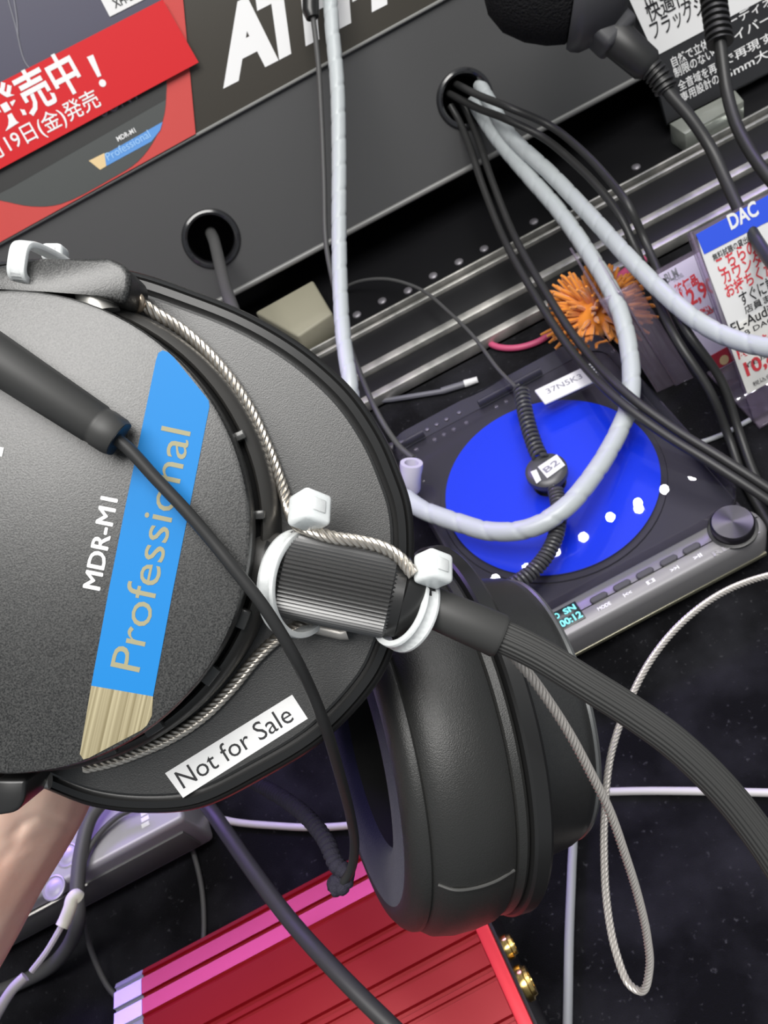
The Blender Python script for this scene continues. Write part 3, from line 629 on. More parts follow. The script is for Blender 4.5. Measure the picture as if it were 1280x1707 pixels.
# ================================================================== grey device at lower left
dz = .040
dv = thing('silver_device', 'silver-grey box lit violet, partly behind the hand', 'audio device', (-.26, .30, 0))
DX1, DY0 = -.157, .2285
bm = newbm(); box(bm, (-.40, DY0, .004), (DX1, .37, dz), .003, 3); body = obj('case', bm, M_dac, dv)
bm = newbm(); box(bm, (-.39, DY0 - .0012, .009), (DX1 - .006, DY0 + .001, .030), .0005); obj('front_plate', bm, M_dacdark, dv)
bm = newbm(); box(bm, (-.39, DY0 - .0018, .0285), (DX1 - .06, DY0 + .0005, .0300), .0004); obj('front_line', bm, M_strip, dv)
for u, v in ((112, 1426), (90, 1480)):
    bm = newbm(); c = G(u, v, dz); revolve(bm, c, (0, 0, 1), [(-.001, .0062), (.0004, .0062), (.0006, .0056), (.0001, .0050), (.0001, .0036), (.0004, .0030), (.0004, .0004)], 28, cap1=True); obj('round_button', bm, M_dac, dv)
bm = newbm(); a = G(240, 1366, dz + .0002); 
for k in range(3): box(bm, (a.x - .002 + k * .0005, a.y - .004 + k * .003, dz), (a.x + .0022 + k * .0005, a.y - .0018 + k * .003, dz + .0003))
obj('white_mark', bm, M_white, dv)
for x in (-.38, DX1 - .02):
    bm = newbm(); revolve(bm, (x, DY0 + .02, 0), (0, 0, 1), [(0, .008), (.005, .008)], 20, cap0=True, cap1=True); obj('foot', bm, M_rubber, dv)
# its cables
cable('grey_cable', 'thick grey cable curving down over the silver-grey box edge', [G(175, 1330, .050), G(150, 1365, .048), G(135, 1420, .046), G(129, 1480, .044), G(130, 1530, .040), G(118, 1570, .026), G(85, 1610, .012), G(40, 1635, .006), G(-60, 1680, .005), G(-400, 1900, .005)], .0036, M_cable2)
cable('thin_cable', 'thin black cable arching from the silver-grey box to the red amplifier', [G(230, 1345, .047), G(195, 1362, .046), G(158, 1400, .044), G(139, 1440, .043), G(134, 1490, .042), G(140, 1540, .030), G(158, 1600, .012), G(180, 1645, .006), G(205, 1672, .004)], .0014, M_cable2)
cable('thin_cable', 'thin black cable dropping down velvet between the box and thick straight cable', [G(285, 1340, .014), G(302, 1366, .004), G(322, 1420, .002), G(336, 1480, .002), G(340, 1540, .002), G(338, 1590, .002)], .0013, M_cable2)
cr_l = thing('crimped_lead', 'white lead with cream crimp hooked by the silver-grey box', 'lead', G(80, 1590, .01))
e_ = G(124, 1500, .043)
bm = newbm(); tube(bm, path([P(132, 1497, .437), P(126, 1493, .436), P(120, 1500, .435), P(117, 1512, .434), P(108, 1535, .433), P(103, 1545, .432)]), .003, 12, radii=None); obj('crimp', bm, M_crimp, cr_l)
bm = newbm(); tube(bm, path([P(104, 1542, .432), P(78, 1586, .428), P(52, 1620, .425)]), .0014, 8); obj('thin_wire', bm, M_whitecable, cr_l)
bm = newbm(); tube(bm, path([P(42, 1628, .424), P(20, 1650, .422), P(-5, 1690, .42), P(-60, 1800, .42), P(-160, 2000, .42)]), .0024, 10); obj('sleeved_end', bm, M_whitecable, cr_l)

# ================================================================== red amplifier
az = .055
amp = thing('red_amplifier', 'ribbed red aluminium amplifier box under the ear pad', 'amplifier', (-.12, .10, 0))
YB = .1685; X0, X1 = -.1905, -.0465
prof = [(YB, .008), (YB, .0460), (YB - .0022, .0478), (YB - .0028, .0466), (YB - .0040, .0468), (YB - .0046, .0492), (YB - .0120, .0523), (YB - .0124, .0505), (YB - .0136, .0505), (YB - .0142, .0528), (YB - .0212, .0556), (YB - .0222, .0545), (YB - .0232, .0556)]
y = YB - .0236
for k in range(7):
    w = (.0130, .0118, .0075)[k % 3]
    prof += [(y, .0560), (y - w, .0560), (y - w - .0006, .0538), (y - w - .0020, .0538), (y - w - .0026, .0560), (y - w - .0044, .0560), (y - w - .0048, .0545), (y - w - .0058, .0545)]
    y -= w + .0062
prof += [(y, .0560), (y - .012, .0535), (y - .018, .046), (y - .018, .008)]
bm = newbm(); prism(bm, [(X0, p[0], p[1]) for p in prof], (X1 - X0, 0, 0)); obj('finned_case', bm, M_amp, amp, angle=25)
bm = newbm(); prism(bm, [(X0 - .0002, p[0], p[1]) for p in prof], (-.0135, 0, 0)); obj('end_plate', bm, M_plate, amp, label='silver end plate', angle=25)
rim = [(YB + .0006, .006), (YB + .0006, .0475), (YB - .021, .0565), (y - .010, .0566), (y - .0186, .047), (y - .0186, .006)]
bm = newbm(); prism(bm, [(X1 + .0001, p[0], p[1]) for p in rim], (.0055, 0, 0), .0006); obj('end_rim', bm, mat('red_rim', (.62, .025, .04), .4, metal=.35), amp, angle=25)
rim2 = [(YB - .002, .009), (YB - .002, .045), (YB - .021, .054), (y - .010, .054), (y - .016, .046), (y - .016, .009)]
bm = newbm(); prism(bm, [(X1 + .0054, p[0], p[1]) for p in rim2], (.0015, 0, 0)); obj('rear_plate', bm, M_ampblack, amp)
for yy, zz, r in ((G(858, 1572, .044).y, .044, .0050), (G(868, 1642, .042).y, .042, .0072)):
    bm = newbm(); revolve(bm, (X1 + .0068, yy, zz), (1, 0, 0), [(0, r), (.0022, r), (.0026, r * .85), (.0040, r * .8), (.0040, r * .45), (.001, r * .42)], 32); obj('gold_socket', bm, M_goldplate, amp, label='gold-plated socket')
for yy, zz in ((.1265, .044), (.1200, .046)):
    bm = newbm(); revolve(bm, (X1 + .0068, yy, zz), (1, 0, 0), [(0, .0024), (.003, .0024), (.0034, .0015), (.0034, .0001)], 16, cap1=True); obj('screw', bm, mat('pink_screw', (.70, .10, .16), .3, metal=.6), amp, label='small red screw')
for x in (X0 + .012, X1 - .012):
    bm = newbm(); revolve(bm, (x, YB - .02, 0), (0, 0, 1), [(0, .007), (.009, .007)], 20, cap0=True, cap1=True); obj('foot', bm, M_rubber, amp)
    bm = newbm(); revolve(bm, (x, y + .01, 0), (0, 0, 1), [(0, .007), (.009, .007)], 20, cap0=True, cap1=True); obj('foot', bm, M_rubber, amp)

cable('black_cable', 'thick straight black cable crossing in front of the red amplifier', [P(300, 1250, .42), P(330, 1320, .395), P(362, 1366, .375), P(420, 1450, .355), P(480, 1530, .34), P(540, 1598, .325), P(600, 1660, .315), P(700, 1760, .305), P(860, 1950, .30), P(1000, 2200, .31)], .0030, M_rubber2, n=16)
cable('white_cable', 'white cable lying on the velvet from behind the near cup to the right edge', [G(300, 1352, .002), G(335, 1357, .002), G(390, 1370, .002), G(450, 1376, .002), G(540, 1379, .002), G(700, 1362, .002), G(860, 1338, .002), G(950, 1324, .002), G(1050, 1319, .002), G(1160, 1319, .002), G(1300, 1322, .002), G(1600, 1330, .002)], .0019, M_whitecable)
cable('grey_cable', 'pale grey cord running down velvet to the bottom edge beside the far ear cup', [G(930, 1310, .004), G(948, 1340, .003), G(955, 1380, .003), G(953, 1450, .003), G(949, 1550, .003), G(947, 1650, .003), G(946, 1780, .003), G(960, 2000, .003), G(1000, 2300, .003)], .0021, M_greycord)
lw_ = lambda a, s: 1 + .09 * cos(6 * a)
cable('thin_cable', 'thin grey cable on velvet behind the black cables at the right', [G(1140, 742, .002), G(1165, 738, .002), G(1205, 724, .002), G(1250, 700, .002)], .0015, M_greycord)

# ================================================================== THE NEAR HEADPHONES
D0 = .160
ax0 = Vector(((13 - 640) * D0 / F, -(887 - 853.5) * D0 / F))        # centre line of the near cup, sideways of the view axis
def disc_pt(r, d, a): return C + Fw * d + CX * (ax0.x + r * cos(a)) + CY * (ax0.y + r * sin(a))
def ring(r, d, n=96): return [disc_pt(r, d, 2 * pi * k / n) for k in range(n)]
hp = thing('studio_headphones', 'large black studio headphones with blue strip held close in front', 'headphones', P(640, 1540, .25))
bm = newbm()
loft(bm, [ring(r, d) for r, d in ((.0375, .1680), (.0398, .1680), (.0404, .1672), (.0405, .1608), (.0402, .1602), (.0396, .1600))], False, True)
obj('cup_disc', bm, M_cup, hp)
bm = newbm(); loft(bm, [ring(r, d) for r, d in ((.0375, .1676), (.0412, .1710))]); obj('slot_floor', bm, M_dull, hp)
bm = newbm()                                                       # small bridges across the dark slot
for a in (4, 24, -22, -38, -57, -70):
    a = radians(a); p = disc_pt(.0405, .1684, a); e = disc_pt(.05, .1684, a) - p; obox(bm, p, e, e.cross(Fw), Fw, .0030, .0016 if a > 0 else .0035, .002, .0003)
obj('slot_bridges', bm, mat('slot_gloss', (.06, .06, .058), .2), hp)
bm = newbm(); loft(bm, [ring(r, d) for r, d in ((.0407, .1720), (.0409, .1698), (.0414, .1692), (.0425, .1700), (.0432, .1722), (.0435, .1750), (.0436, .1815))]); obj('cup_band', bm, M_band, hp)

# baffle outline traced at its depth
DB = .180
raw = [(53, 1315), (146, 1350), (240, 1361), (330, 1352), (433, 1303), (540, 1236), (624, 1146), (653, 1090), (682, 985), (688, 900), (682, 840), (664, 785), (637, 724), (590, 654), (530, 596), (470, 553), (400, 515), (320, 483), (220, 450), (90, 428), (-60, 444), (-200, 530), (-290, 680), (-330, 860), (-310, 1040), (-230, 1180), (-90, 1275)]
ol = cr(raw + raw[:1], n=6)[:-1]
LB = [Vector(((u - 640) * DB / F, -(v - 853.5) * DB / F)) for u, v in ol]
NB = len(LB); nrm = []
for i in range(NB):
    t = (LB[(i + 2) % NB] - LB[i - 2]).normalized(); nrm.append(Vector((-t.y, t.x)))
cb = sum(LB, Vector((0, 0))) / NB
nrm = [n_ if n_.dot(LB[i] - cb) > 0 else -n_ for i, n_ in enumerate(nrm)]
def bring(inset, d): return [C + Fw * d + CX * (LB[i].x - nrm[i].x * inset) + CY * (LB[i].y - nrm[i].y * inset) for i in range(NB)]
bm = newbm()
inner = [C + Fw * .1800 + CX * (ax0.x + .0430 * cos(a)) + CY * (ax0.y + .0430 * sin(a)) for a in [atan2(LB[i].y - ax0.y, LB[i].x - ax0.x) for i in range(NB)]]
loft(bm, [inner, bring(.0042, .1800), bring(.0037, .1803)]); obj('baffle_face', bm, M_baffle, hp, angle=25)
bm = newbm(); loft(bm, [bring(.0038, .1803), bring(.0036, .1812), bring(.0031, .1811), bring(.0026, .1806), bring(.0012, .1811), bring(.0009, .1822), bring(.0006, .1818), bring(.0001, .1822), bring(-.0004, .1832), bring(-.0002, .1848), bring(.0010, .1856), bring(.0030, .1870), bring(.005, .190), bring(.006, .196)]); obj('baffle_rim', bm, M_black, hp, angle=50)
bm = newbm(); loft(bm, [bring(.006, .195), bring(.0035, .198), bring(.003, .205), bring(.005, .213), bring(.010, .217), bring(.018, .217), bring(.022, .213), bring(.023, .198)], False, True); obj('near_ear_pad', bm, M_leather, hp)

# blue and gold strip with its lettering, model number
DP = Plane(C + Fw * (D0 - .00012), -Fw, CX)
gold = [(152, 1143), (255, 1161), (253, 1193), (245, 1209), (236, 1217), (149, 1263), (139, 1266), (133, 1257)]
blue = [(152, 1143), (182, 980), (210, 839), (233, 730), (260, 600), (264, 588), (271, 584), (280, 587), (290, 596), (342, 660), (348, 668), (349, 678), (318, 835), (287, 990), (255, 1161)]
st = flat('name_strip', blue, 0, M_blue, hp, DP, label='bright blue strip')
flat('strip_tip', gold, 0, M_gold, st, DP, label='brushed gold tip')
bm = newbm(); text(bm, 'Professional', DP(232, 1121, .00006), DP(318, 720, .00006), .0050, -Fw, base='caps'); obj('strip_lettering', bm, M_gold2, st, smooth=False, label='pale gold lettering')
bm = newbm(); [text(bm, 'MDR-M1', DP(166 + i_, 984 + j_, .000004 * k_), DP(196 + i_, 833 + j_, .000004 * k_), .0028, -Fw) for k_, (i_, j_) in enumerate(((-.8, 0), (.8, 0), (0, 1.1), (0, -1.1)))]; obj('model_lettering', bm, M_white, hp, smooth=False, label='white lettering')
bm = newbm(); text(bm, 'SONY', DP(-55, 1010, .0), DP(12, 716, .0), .0052, -Fw, offset=.02); obj('maker_lettering', bm, M_white, hp, smooth=False, label='white lettering')

# yoke: top block, arm round the left, lower end
def slab(poly, d0, d1, m, name, parent, bevel=.0015, label=None):
    k = d0; bm = newbm(); prism(bm, [P(u, v, d0) for u, v in poly], Fw * (d1 - d0), bevel, 3); return obj(name, bm, m, parent, label=label, angle=50)
yk = slab(((-40, 447), (76, 431), (180, 428), (206, 440), (219, 456), (217, 480), (208, 508), (150, 492), (80, 476), (-40, 492)), .1640, .1770, M_cup, 'yoke_end', hp)
slab(((-8, 1299), (44, 1299), (41, 1332), (34, 1348), (22, 1356), (-8, 1361)), .1640, .1770, M_black, 'yoke_end', hp)
bm = newbm(); ya = path([P(-30, 469, .170), P(-70, 483, .1705), P(-190, 560, .171), P(-300, 690, .172), P(-350, 860, .173), P(-310, 1060, .172), P(-200, 1220, .171), P(-90, 1305, .1705), P(-10, 1330, .170)])
tube(bm, ya, .001, prof=[(x, y) for x, y in ((-2.6, -5), (2.6, -5), (3.2, -4.2), (3.2, 4.2), (2.6, 5), (-2.6, 5), (-3.2, 4.2), (-3.2, -4.2))], up=-Fw); obj('yoke_arm', bm, M_cup, hp)
bm = newbm(); revolve(bm, P(160, 497, .1685), CX * -.3 + CY * 1, [(-.003, .0034), (.0012, .0034), (.0012, .0022), (.004, .0022)], 20, cap0=True, cap1=True); obj('pivot_pin', bm, M_strip, hp, label='silver pivot pin')
bm = newbm(); revolve(bm, P(60, 1302, .176), CX, [(-.002, .0008), (.0015, .0008), (.0016, .0014), (.0026, .0014)], 16, cap0=True, cap1=True); obj('pivot_pin', bm, M_strip, hp, label='silver pivot pin')

# sale sticker
SP2 = Plane(C + Fw * (.1800 - .00015), -Fw, CX)
sk = flat('sale_sticker', ((275, 1289), (487, 1158), (513, 1198), (305, 1330)), 0, M_paper, hp, SP2, label='white paper sticker with black words')
bm = newbm(); text(bm, 'Not for Sale', SP2(306, 1315, .00006), SP2(491, 1200, .00006), .0035, -Fw, base='caps'); obj('sticker_lettering', bm, M_ink, sk, smooth=False)

# cable socket boss on the band
bdir = (P(660, 990, .172) - P(460, 950, .172)).normalized()
bup = Fw.cross(bdir).normalized()
bm = newbm(); revolve(bm, P(447, 947, .1735), bdir, [(-.003, .0062), (.0005, .0066), (.0030, .0066), (.0034, .0060)], 40, cap0=True, cap1=True); obj('cable_socket', bm, M_band, hp)

# far ear cup, turned edge-on: leather pad, groove, ridge, shell
fa = (CX * cos(radians(15)) + CY * .17 + Fw * sin(radians(15))).normalized()
fc = P(600, 1250, .248); fup = (CY - fa * CY.dot(fa)).normalized(); OV = 1.0
def far(name, prof, m, label=None, **kw):
    bm = newbm(); revolve(bm, fc, fa, prof, 112, fup, OV, **kw); return obj(name, bm, m, hp, label=label, angle=32)
far('far_ear_pad', [(-.0010, .0385), (-.0012, .0400), (-.0006, .0425), (.0006, .0442), (.0020, .0452), (.0030, .0454), (.0036, .0449), (.0042, .0456), (.0066, .0474), (.0110, .0484), (.0160, .0485), (.0205, .0480), (.0224, .0471), (.0228, .0462), (.0233, .0469), (.0250, .0473), (.0258, .0468), (.0262, .0455)], M_leather)
far('ear_pad_lining', [(-.0010, .0385), (-.0014, .0350), (-.0012, .0310), (.0000, .0278), (.0012, .0262), (.0030, .0255)], M_fabric, label='dark indigo fabric lining')
far('pad_shaded_wall', [(.0030, .0255), (.0120, .0252), (.0215, .0255)], M_dull)  # deeper part of the lining, recess shade put in as dull black
far('driver_cover', [(.0190, .0258), (.0194, .0100), (.0194, .0004)], M_dull, cap1=True)
far('far_baffle_ridge', [(.0262, .0455), (.0266, .0477), (.0272, .0483), (.0304, .0483), (.0312, .0477), (.0316, .0400)], M_black)
far('far_cup_shell', [(.0314, .0388), (.0330, .0384), (.0460, .0364), (.0485, .0354), (.0490, .0348)], M_baffle)
far('far_cup_rim', [(.0488, .0350), (.0494, .0354), (.0502, .0350), (.0504, .0338)], mat('rim_pale', (.16, .165, .165), .35, metal=.6), label='thin rim paler than the cup')  # narrow ring, a little paler than shell and disc
far('far_cup_disc', [(.0490, .0346), (.0506, .0338), (.0510, .0328), (.0510, .0004)], M_cup, cap1=True)
bm = newbm()                                                       # raised leather seam on the pad side
sa = [fc + fa * t + (fup * OV * cos(a) + fa.cross(fup) * sin(a)) * r for t, r, a in [(.0040 + .0180 * k / 12, .0476 + .0030 * sin(pi * min(1, k / 7) / 2) - (.0012 if k > 10 else 0), radians(0)) for k in range(13)]]
def farp(t, r, deg): a = radians(deg); return fc + fa * t + (fup * OV * cos(a) + fa.cross(fup) * sin(a)) * r
SEAM_A = 118
tube(bm, path([farp(.0044, .0458, SEAM_A), farp(.0075, .0479, SEAM_A + .6), farp(.012, .0486, SEAM_A + 1), farp(.017, .0486, SEAM_A + .6), farp(.0218, .0476, SEAM_A)]), .0004, 8); obj('pad_seam', bm, M_seam, hp, label='pale seam on the leather')

# headband, mostly out of frame, from the near yoke round to the far cup
bm = newbm(); hb = path([P(-345, 860, .173), P(-480, 880, .190), P(-640, 950, .235), P(-640, 1030, .315), P(-420, 1090, .385), P(-60, 1130, .41), P(330, 1150, .385), P(600, 1190, .335), P(680, 1215, .305)])
tube(bm, hb, .010, prof=[(cos(a), .4 * sin(a)) for a in [k * pi / 9 for k in range(18)]]); obj('headband', bm, M_leather, hp)

# ------------------------------------------------------------------ its plug-in cable
hc_ = thing('headphone_cable', 'thick ribbed black cable with knurled plug in the near ear cup', 'cable', P(900, 1100, .17))
b0, b1 = P(470, 953, .1722), P(655, 992, .1722)
bd = (b1 - b0).normalized(); RB = .0080
bm = newbm(); q = [b0, b0 + bd * .0006, b1 - bd * .0006, b1]; nk = 60
tube(bm, q, RB, nk * 2, prof=lambda a, s: 1.0 if int(round(a / (2 * pi) * nk * 2)) % 2 else .93, radii=[RB * .93, RB, RB, RB * .93], up=bup); obj('knurled_barrel', bm, M_knurl, hc_, angle=15)
bm = newbm(); tube(bm, [b0 - bd * .0035, b0 + bd * .001], RB * .72, 40); obj('plug_neck', bm, M_black, hc_)
cend = P(712, 1008, .1718)
bm = newbm(); tube(bm, [b1 - bd * .0004, b1 + bd * .0016, b1 + bd * .0019, b1 + bd * .0024, cend, cend + bd * .001], .001, 48, radii=[.0074, .0073, .0069, .0072, .0056, .0040]); obj('tapered_collar', bm, M_black, hc_)
s0, s1 = P(700, 1003, .1716), P(836, 1062, .1706)
sd = (s1 - s0).normalized()
bm = newbm(); tube(bm, [s0, s0 + sd * .002, s1 - sd * .0006, s1, s1 + sd * .0001], .0037, 32, radii=[.0034, .0037, .0040, .0037, .0020]); obj('strain_sleeve', bm, M_rubber2, hc_)
kp = path([s1 - sd * .003, P(850, 1067, .1704), P(900, 1092, .1700), P(970, 1135, .1694), P(1050, 1185, .1690), P(1120, 1235, .1686), P(1190, 1300, .1684), P(1245, 1365, .1684), P(1300, 1445, .1686), P(1380, 1600, .171), P(1450, 1850, .180), P(1480, 2150, .20), P(1500, 2500, .23)], 12)
bm = newbm(); tube(bm, kp, .0030, 88, prof=lambda a, s: 1.0 if int(round(a / (2 * pi) * 88)) % 4 < 2 else .955, up=bup); obj('ribbed_cord', bm, M_cable3, hc_, angle=15)

# ------------------------------------------------------------------ steel security wires
def strand(a, s): return 1 + .13 * cos(6 * a)
TW = 2 * pi / .0075
def wire(bm, pts, r): return tube(bm, resample(path(pts, 14), .00045), r, 36, prof=strand, twist=TW)
def wd(r, a, d=.1772): a = radians(a); return disc_pt(r, d, a)
w1 = thing('security_wire', 'braided steel wire round the near cup, ending in a loop at lower right', 'wire', P(900, 1150, .18))
bm = newbm()
wire(bm, [P(216, 512, .1745), P(230, 505, .1735), P(262, 524, .1738), P(310, 556, .1765), P(362, 606, .1782), P(412, 676, .1785), P(446, 748, .1785), P(470, 812, .1780), P(484, 855, .1755), P(500, 877, .1688), P(525, 887, .1658), P(560, 897, .1648), P(600, 903, .1650), P(640, 914, .1655), P(668, 932, .1660), P(690, 958, .1652)], .00105); obj('upper_run', bm, M_steel, w1)
bm = newbm(); tube(bm, path([P(222, 500, .1722), P(231, 494, .1716), P(236, 503, .1716), P(233, 514, .1724), P(224, 516, .1730)]), .0007, 10); obj('end_crimp', bm, mat('copper_crimp', (.62, .50, .38), .3, metal=.8), w1, label='warm crimp')
bm = newbm()
wire(bm, [P(806, 1056, .1775), P(846, 1086, .1790), P(880, 1122, .181), P(915, 1170, .184), P(950, 1225, .188), P(985, 1290, .194), P(1015, 1350, .200), P(1040, 1420, .207), P(1062, 1490, .215), P(1078, 1560, .223), P(1082, 1615, .229), P(1070, 1652, .233), P(1048, 1640, .236), P(1026, 1585, .240), P(1012, 1510, .245), P(1007, 1430, .250), P(1008, 1350, .255), P(1018, 1260, .260), P(1044, 1180, .265), P(1085, 1100, .270), P(1140, 1035, .275), P(1210, 985, .28), P(1300, 955, .285), P(1450, 940, .29), P(1650, 980, .30)], .00092); obj('loop_run', bm, M_steel2, w1)
w2 = thing('security_wire', 'braided steel wire under the knurled plug, following the lower cup edge', 'wire', P(330, 1190, .176))
bm = newbm(); wire(bm, [P(545, 1046, .1780), P(515, 1040, .1768), P(488, 1048, .1775), P(460, 1066, .1782), P(426, 1098, .1784), P(386, 1146, .1784), P(340, 1192, .1784), P(290, 1226, .1784), P(235, 1252, .1784), P(185, 1270, .1784), P(140, 1280, .1784)], .00105); obj('lower_run', bm, M_steel, w2)
bm = newbm(); tube(bm, [P(520, 1044, .1768), P(526, 1046, .1766), P(568, 1056, .1762), P(578, 1053, .1762)], .0012, 14, radii=[.0017, .0012, .0012, .0016]); obj('crimp_sleeve', bm, mat('dull_silver', (.50, .48, .45), .4, metal=.6), w2, label='dull silver crimp')

# ------------------------------------------------------------------ cable ties
def tie(label, c, e1, e2, hpos, hx, hy, w=.0032, hs=(.0075, .0068, .0055), a0=0, sq=1.0):
    r = thing('cable_tie', label, 'cable tie', c, 'white nylon cable ties on the near headphones')
    c = Vector(c); pw = lambda x: math.copysign(abs(x) ** sq, x)
    pts = [c + Vector(e1) * pw(cos(a)) + Vector(e2) * pw(sin(a)) for a in [a0 + 2 * pi * k / 72 for k in range(72)]]
    nn = Vector(e1).cross(Vector(e2)).normalized(); bm = newbm(); rings = []
    for i, p in enumerate(pts):
        tt = (pts[(i + 1) % 72] - pts[i - 1]).normalized(); o_ = tt.cross(nn).normalized()
        g_ = .00035 if i % 2 else 0
        rings.append([p + nn * (w / 2) - o_ * .0005, p + nn * (w / 2) + o_ * .0005, p + nn * (w * .32) + o_ * .0006, p + nn * (w * .28) + o_ * (.0006 - g_), p - nn * (w * .28) + o_ * (.0006 - g_), p - nn * (w * .32) + o_ * .0006, p - nn * (w / 2) + o_ * .0005, p - nn * (w / 2) - o_ * .0005])
    loft(bm, rings + rings[:1]); bmesh.ops.remove_doubles(bm, verts=bm.verts[:], dist=1e-7); obj('strap', bm, M_nylon, r, angle=60)
    hx = Vector(hx).normalized(); hy = Vector(hy); hy = (hy - hx * hy.dot(hx)).normalized(); hz = hx.cross(hy)
    bm = newbm(); obox(bm, hpos, hx, hy, hz, *hs, .0009, 4)
    hd = obj('head', bm, M_nylon, r)
    bm = newbm(); obox(bm, Vector(hpos) + hz * (hs[2] / 2 * (1 if hz.dot(-Fw) > 0 else -1)), hx, hy, hz, hs[0] * .45, hs[1] * .42, .0005, .0002); obj('pawl_window', bm, M_nylon, hd)
    return r
def im(dx, dy, dd=0, d=.166): return CX * (dx * d / F) - CY * (dy * d / F) + Fw * dd      # offset: right, down (photo px at depth d), away
TX, TY = (CX * .76 - CY * .30 + Fw * .56), (CY * .86 + CX * .10 + Fw * .50)
tie('white cable tie strapped round the left end of the knurled plug', P(500, 972, .1722), im(2, -88), im(-48, 2, -.0092), P(516, 851, .1650), TX, TY, hs=(.0058, .0058, .0056))
tie('white cable tie where the plug collar meets the strain sleeve', P(676, 1013, .1718), im(34, -58), im(26, 26, -.0062), P(722, 948, .1665), TX, TY, w=.0034, hs=(.0055, .0055, .0050))
tie('white cable tie round the yoke arm at upper left', P(72, 452, .1705), im(5, -33), im(-14, 0, -.0080), P(92, 424, .1795), CX, CY, w=.0032, hs=(.0040, .0032, .005), sq=.5)

# ------------------------------------------------------------------ sensor lead lying over the cup
sl = thing('sensor_lead', 'thin black lead with moulded sensor tube lying across the near cup', 'lead', P(400, 900, .155))
ha_, hb_ = P(-50, 570, .1535), P(196, 732, .1545); hd_ = (hb_ - ha_).normalized()
bm = newbm(); sec = [(-3.4, -2.4), (-3.2, -3.3), (3.2, -3.3), (3.4, -2.4)] + [(3.3 * cos(radians(a)), 3.4 * sin(radians(a))) for a in range(8, 180, 12)] + [(-3.4, -2.0)]
Lh = (hb_ - ha_).length
qs = [ha_, hb_ - hd_ * .0046, hb_ - hd_ * .0043, hb_ - hd_ * .0036, hb_ - hd_ * .0033, hb_ - hd_ * .0008, hb_]
tube(bm, qs, .001, prof=sec, up=-Fw, radii=[.00118, .00100, .00095, .00095, .00099, .00097, .00088]); obj('sensor_housing', bm, M_rubber2, sl, angle=40)
bm = newbm(); tube(bm, path([ha_ + hd_ * .001, P(-120, 535, .1530), P(-260, 470, .1525), P(-420, 420, .155), P(-700, 420, .17)]), .00108, 14); obj('cord', bm, M_cable, sl)
bm = newbm(); tube(bm, [hb_ - hd_ * .0006, hb_ + hd_ * .0001], .001, prof=sec, up=-Fw, radii=[.00086, .00084]); obj('end_face', bm, mat('blue_black', (.006, .012, .018), .4), sl)
bm = newbm(); tube(bm, path([hb_ - hd_ * .001, P(214, 748, .1548), P(258, 796, .1555), P(305, 846, .1562), P(350, 898, .1570), P(392, 950, .1576), P(440, 1012, .1590), P(486, 1086, .1630), P(518, 1150, .1690), P(544, 1216, .1760), P(566, 1290, .188), P(584, 1360, .202), P(591, 1410, .212), P(584, 1452, .219), P(568, 1476, .222)]), .00108, 16); obj('cord', bm, M_cable, sl)
q = resample(path([P(556, 1480, .2225), P(568, 1478, .222), P(578, 1460, .2225), P(560, 1440, .224), P(545, 1405, .228), P(515, 1365, .236), P(478, 1335, .246), P(440, 1312, .258), P(400, 1290, .27)]), .0004)
bm = newbm(); tube(bm, q, .0021, 16, prof=lambda a, s: 1.0 if (s * 1000) % 1.5 < .9 else .86); obj('coiled_return', bm, M_cord, sl, label='ribbed dark coil')
bm = newbm(); bmesh.ops.create_icosphere(bm, subdivisions=3, radius=.0024, matrix=Matrix.Translation(P(562, 1474, .2225))); 
for v in bm.verts: v.co += Vector((random.uniform(-1, 1), random.uniform(-1, 1), random.uniform(-1, 1))) * .0002
obj('knot', bm, M_cord, sl)

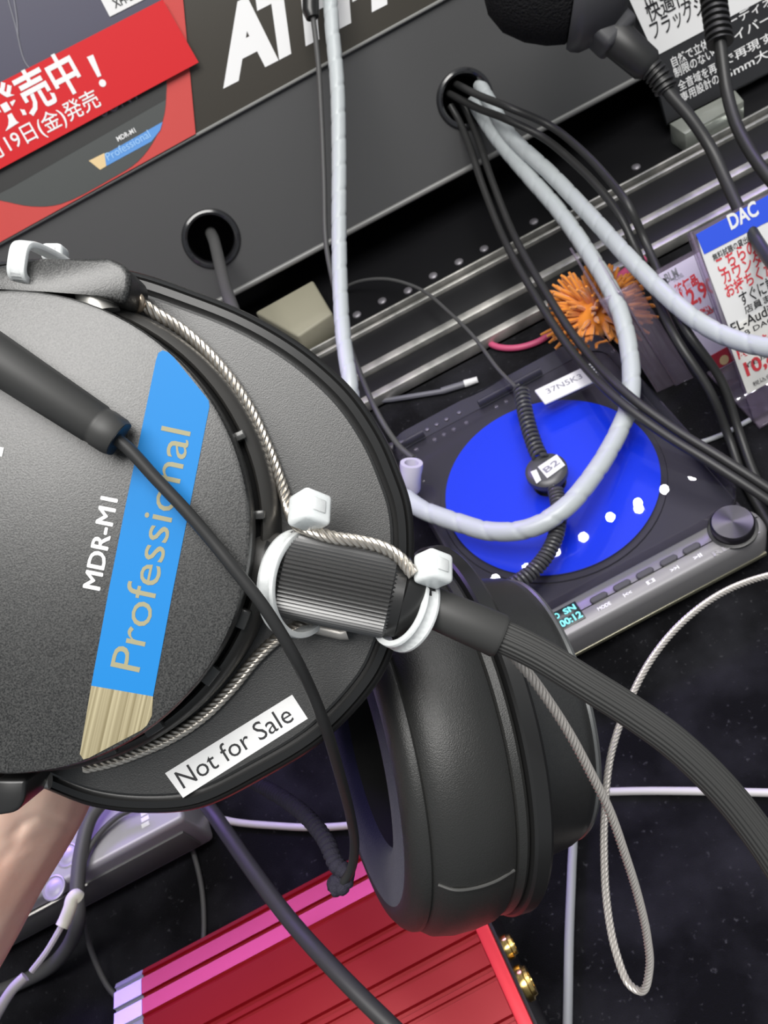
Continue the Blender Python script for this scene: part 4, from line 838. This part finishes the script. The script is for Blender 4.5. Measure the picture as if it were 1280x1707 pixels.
# ================================================================== the hand holding the near cup
def limb(bm, nodes):
    pts = [tuple(p) + (r,) for p, r in nodes]; q = cr(pts, n=8)
    tube(bm, [Vector(p[:3]) for p in q], 1, 20, radii=[p[3] for p in q])
    for p, r in (nodes[0], nodes[-1]): bmesh.ops.create_icosphere(bm, subdivisions=3, radius=r * .985, matrix=Matrix.Translation(p))
bm = newbm()
limb(bm, [(P(-500, 2080, .325), .043), (P(-286, 1686, .288), .0385), (P(-160, 1480, .268), .0345), (P(-112, 1402, .2640), .0330), (P(-18, 1259, .2580), .0305), (P(60, 1130, .2560), .024)])
for kn, pp, dd_, tp, q in (((85, 1120, .2530), (110, 1000, .2450), (95, 900, .2330), (75, 850, .2270), 1.0), ((25, 1090, .2550), (35, 940, .2470), (25, 830, .2350), (10, 775, .2275), 1.05),
                           ((-40, 1090, .2550), (-50, 940, .2470), (-60, 840, .2350), (-65, 790, .2275), 1.0), ((-105, 1130, .2530), (-130, 1000, .2450), (-140, 910, .2340), (-142, 870, .2275), .85)):
    limb(bm, [(P(-60, 1300, .2580), .013 * q), (P(*kn), .0112 * q), (P(*pp), .0092 * q), (P(*dd_), .0080 * q), (P(*tp), .0066 * q)])
limb(bm, [(P(-140, 1380, .2560), .018), (P(-220, 1300, .2380), .0145), (P(-360, 1215, .212), .0115), (P(-450, 1120, .192), .0098), (P(-465, 1045, .180), .0078)])
me = bpy.data.meshes.new('hand'); bm.to_mesh(me); bm.free()
ho = bpy.data.objects.new('hand', me); COL.objects.link(ho)
rm = ho.modifiers.new('r', 'REMESH'); rm.mode = 'VOXEL'; rm.voxel_size = .0010
sm = ho.modifiers.new('s', 'SMOOTH'); sm.factor = .5; sm.iterations = 22
dg = bpy.context.evaluated_depsgraph_get(); dg.update()
hm = bpy.data.meshes.new_from_object(ho.evaluated_get(dg)); bpy.data.objects.remove(ho); bpy.data.meshes.remove(me)
# wrist and thumb-base creases
folds = [([(18, 1392), (40, 1372), (66, 1362), (92, 1368), (112, 1378)], .0006), ([(30, 1420), (60, 1398), (96, 1392)], .0003), ([(0, 1436), (22, 1410), (34, 1380)], .0004)]
for pts_, dep in folds:
    q = [Vector(p) for p in cr(pts_, n=8)]
    for v in hm.vertices:
        d_ = v.co - C; z_ = d_.dot(Fw); px_ = Vector((640 + F * d_.dot(CX) / z_, 853.5 - F * d_.dot(CY) / z_))
        if z_ < .262 and -30 < px_.x < 150 and 1330 < px_.y < 1470:
            m_ = min((px_ - k_).length for k_ in q); v.co += Fw * (dep * math.exp(-(m_ / 8) ** 2))
hand = thing('person', 'bare hand and wrist reaching in at lower left to hold the near headphones', 'person', P(-500, 2080, .325))
obj('hand', hm, M_skin, hand, angle=180)

# ------------------------------------------------------------------ ceiling spotlights that glint in the lid
def glint(u, v, hgt=1.7):
    q = G(u, v, .036); d = (q - C).normalized(); d.z = -d.z; return q + d * ((hgt - q.z) / d.z)
for u, v in ((826, 965), (875, 938), (923, 910), (970, 886), (1017, 862), (1063, 838), (1107, 816), (1155, 793)):
    p = glint(u, v); lamp('ceiling_spotlight', 'POINT', p, (p.x * .6, p.y * .6 + .2, 0), 1.6, (1, .99, .97), .0115)
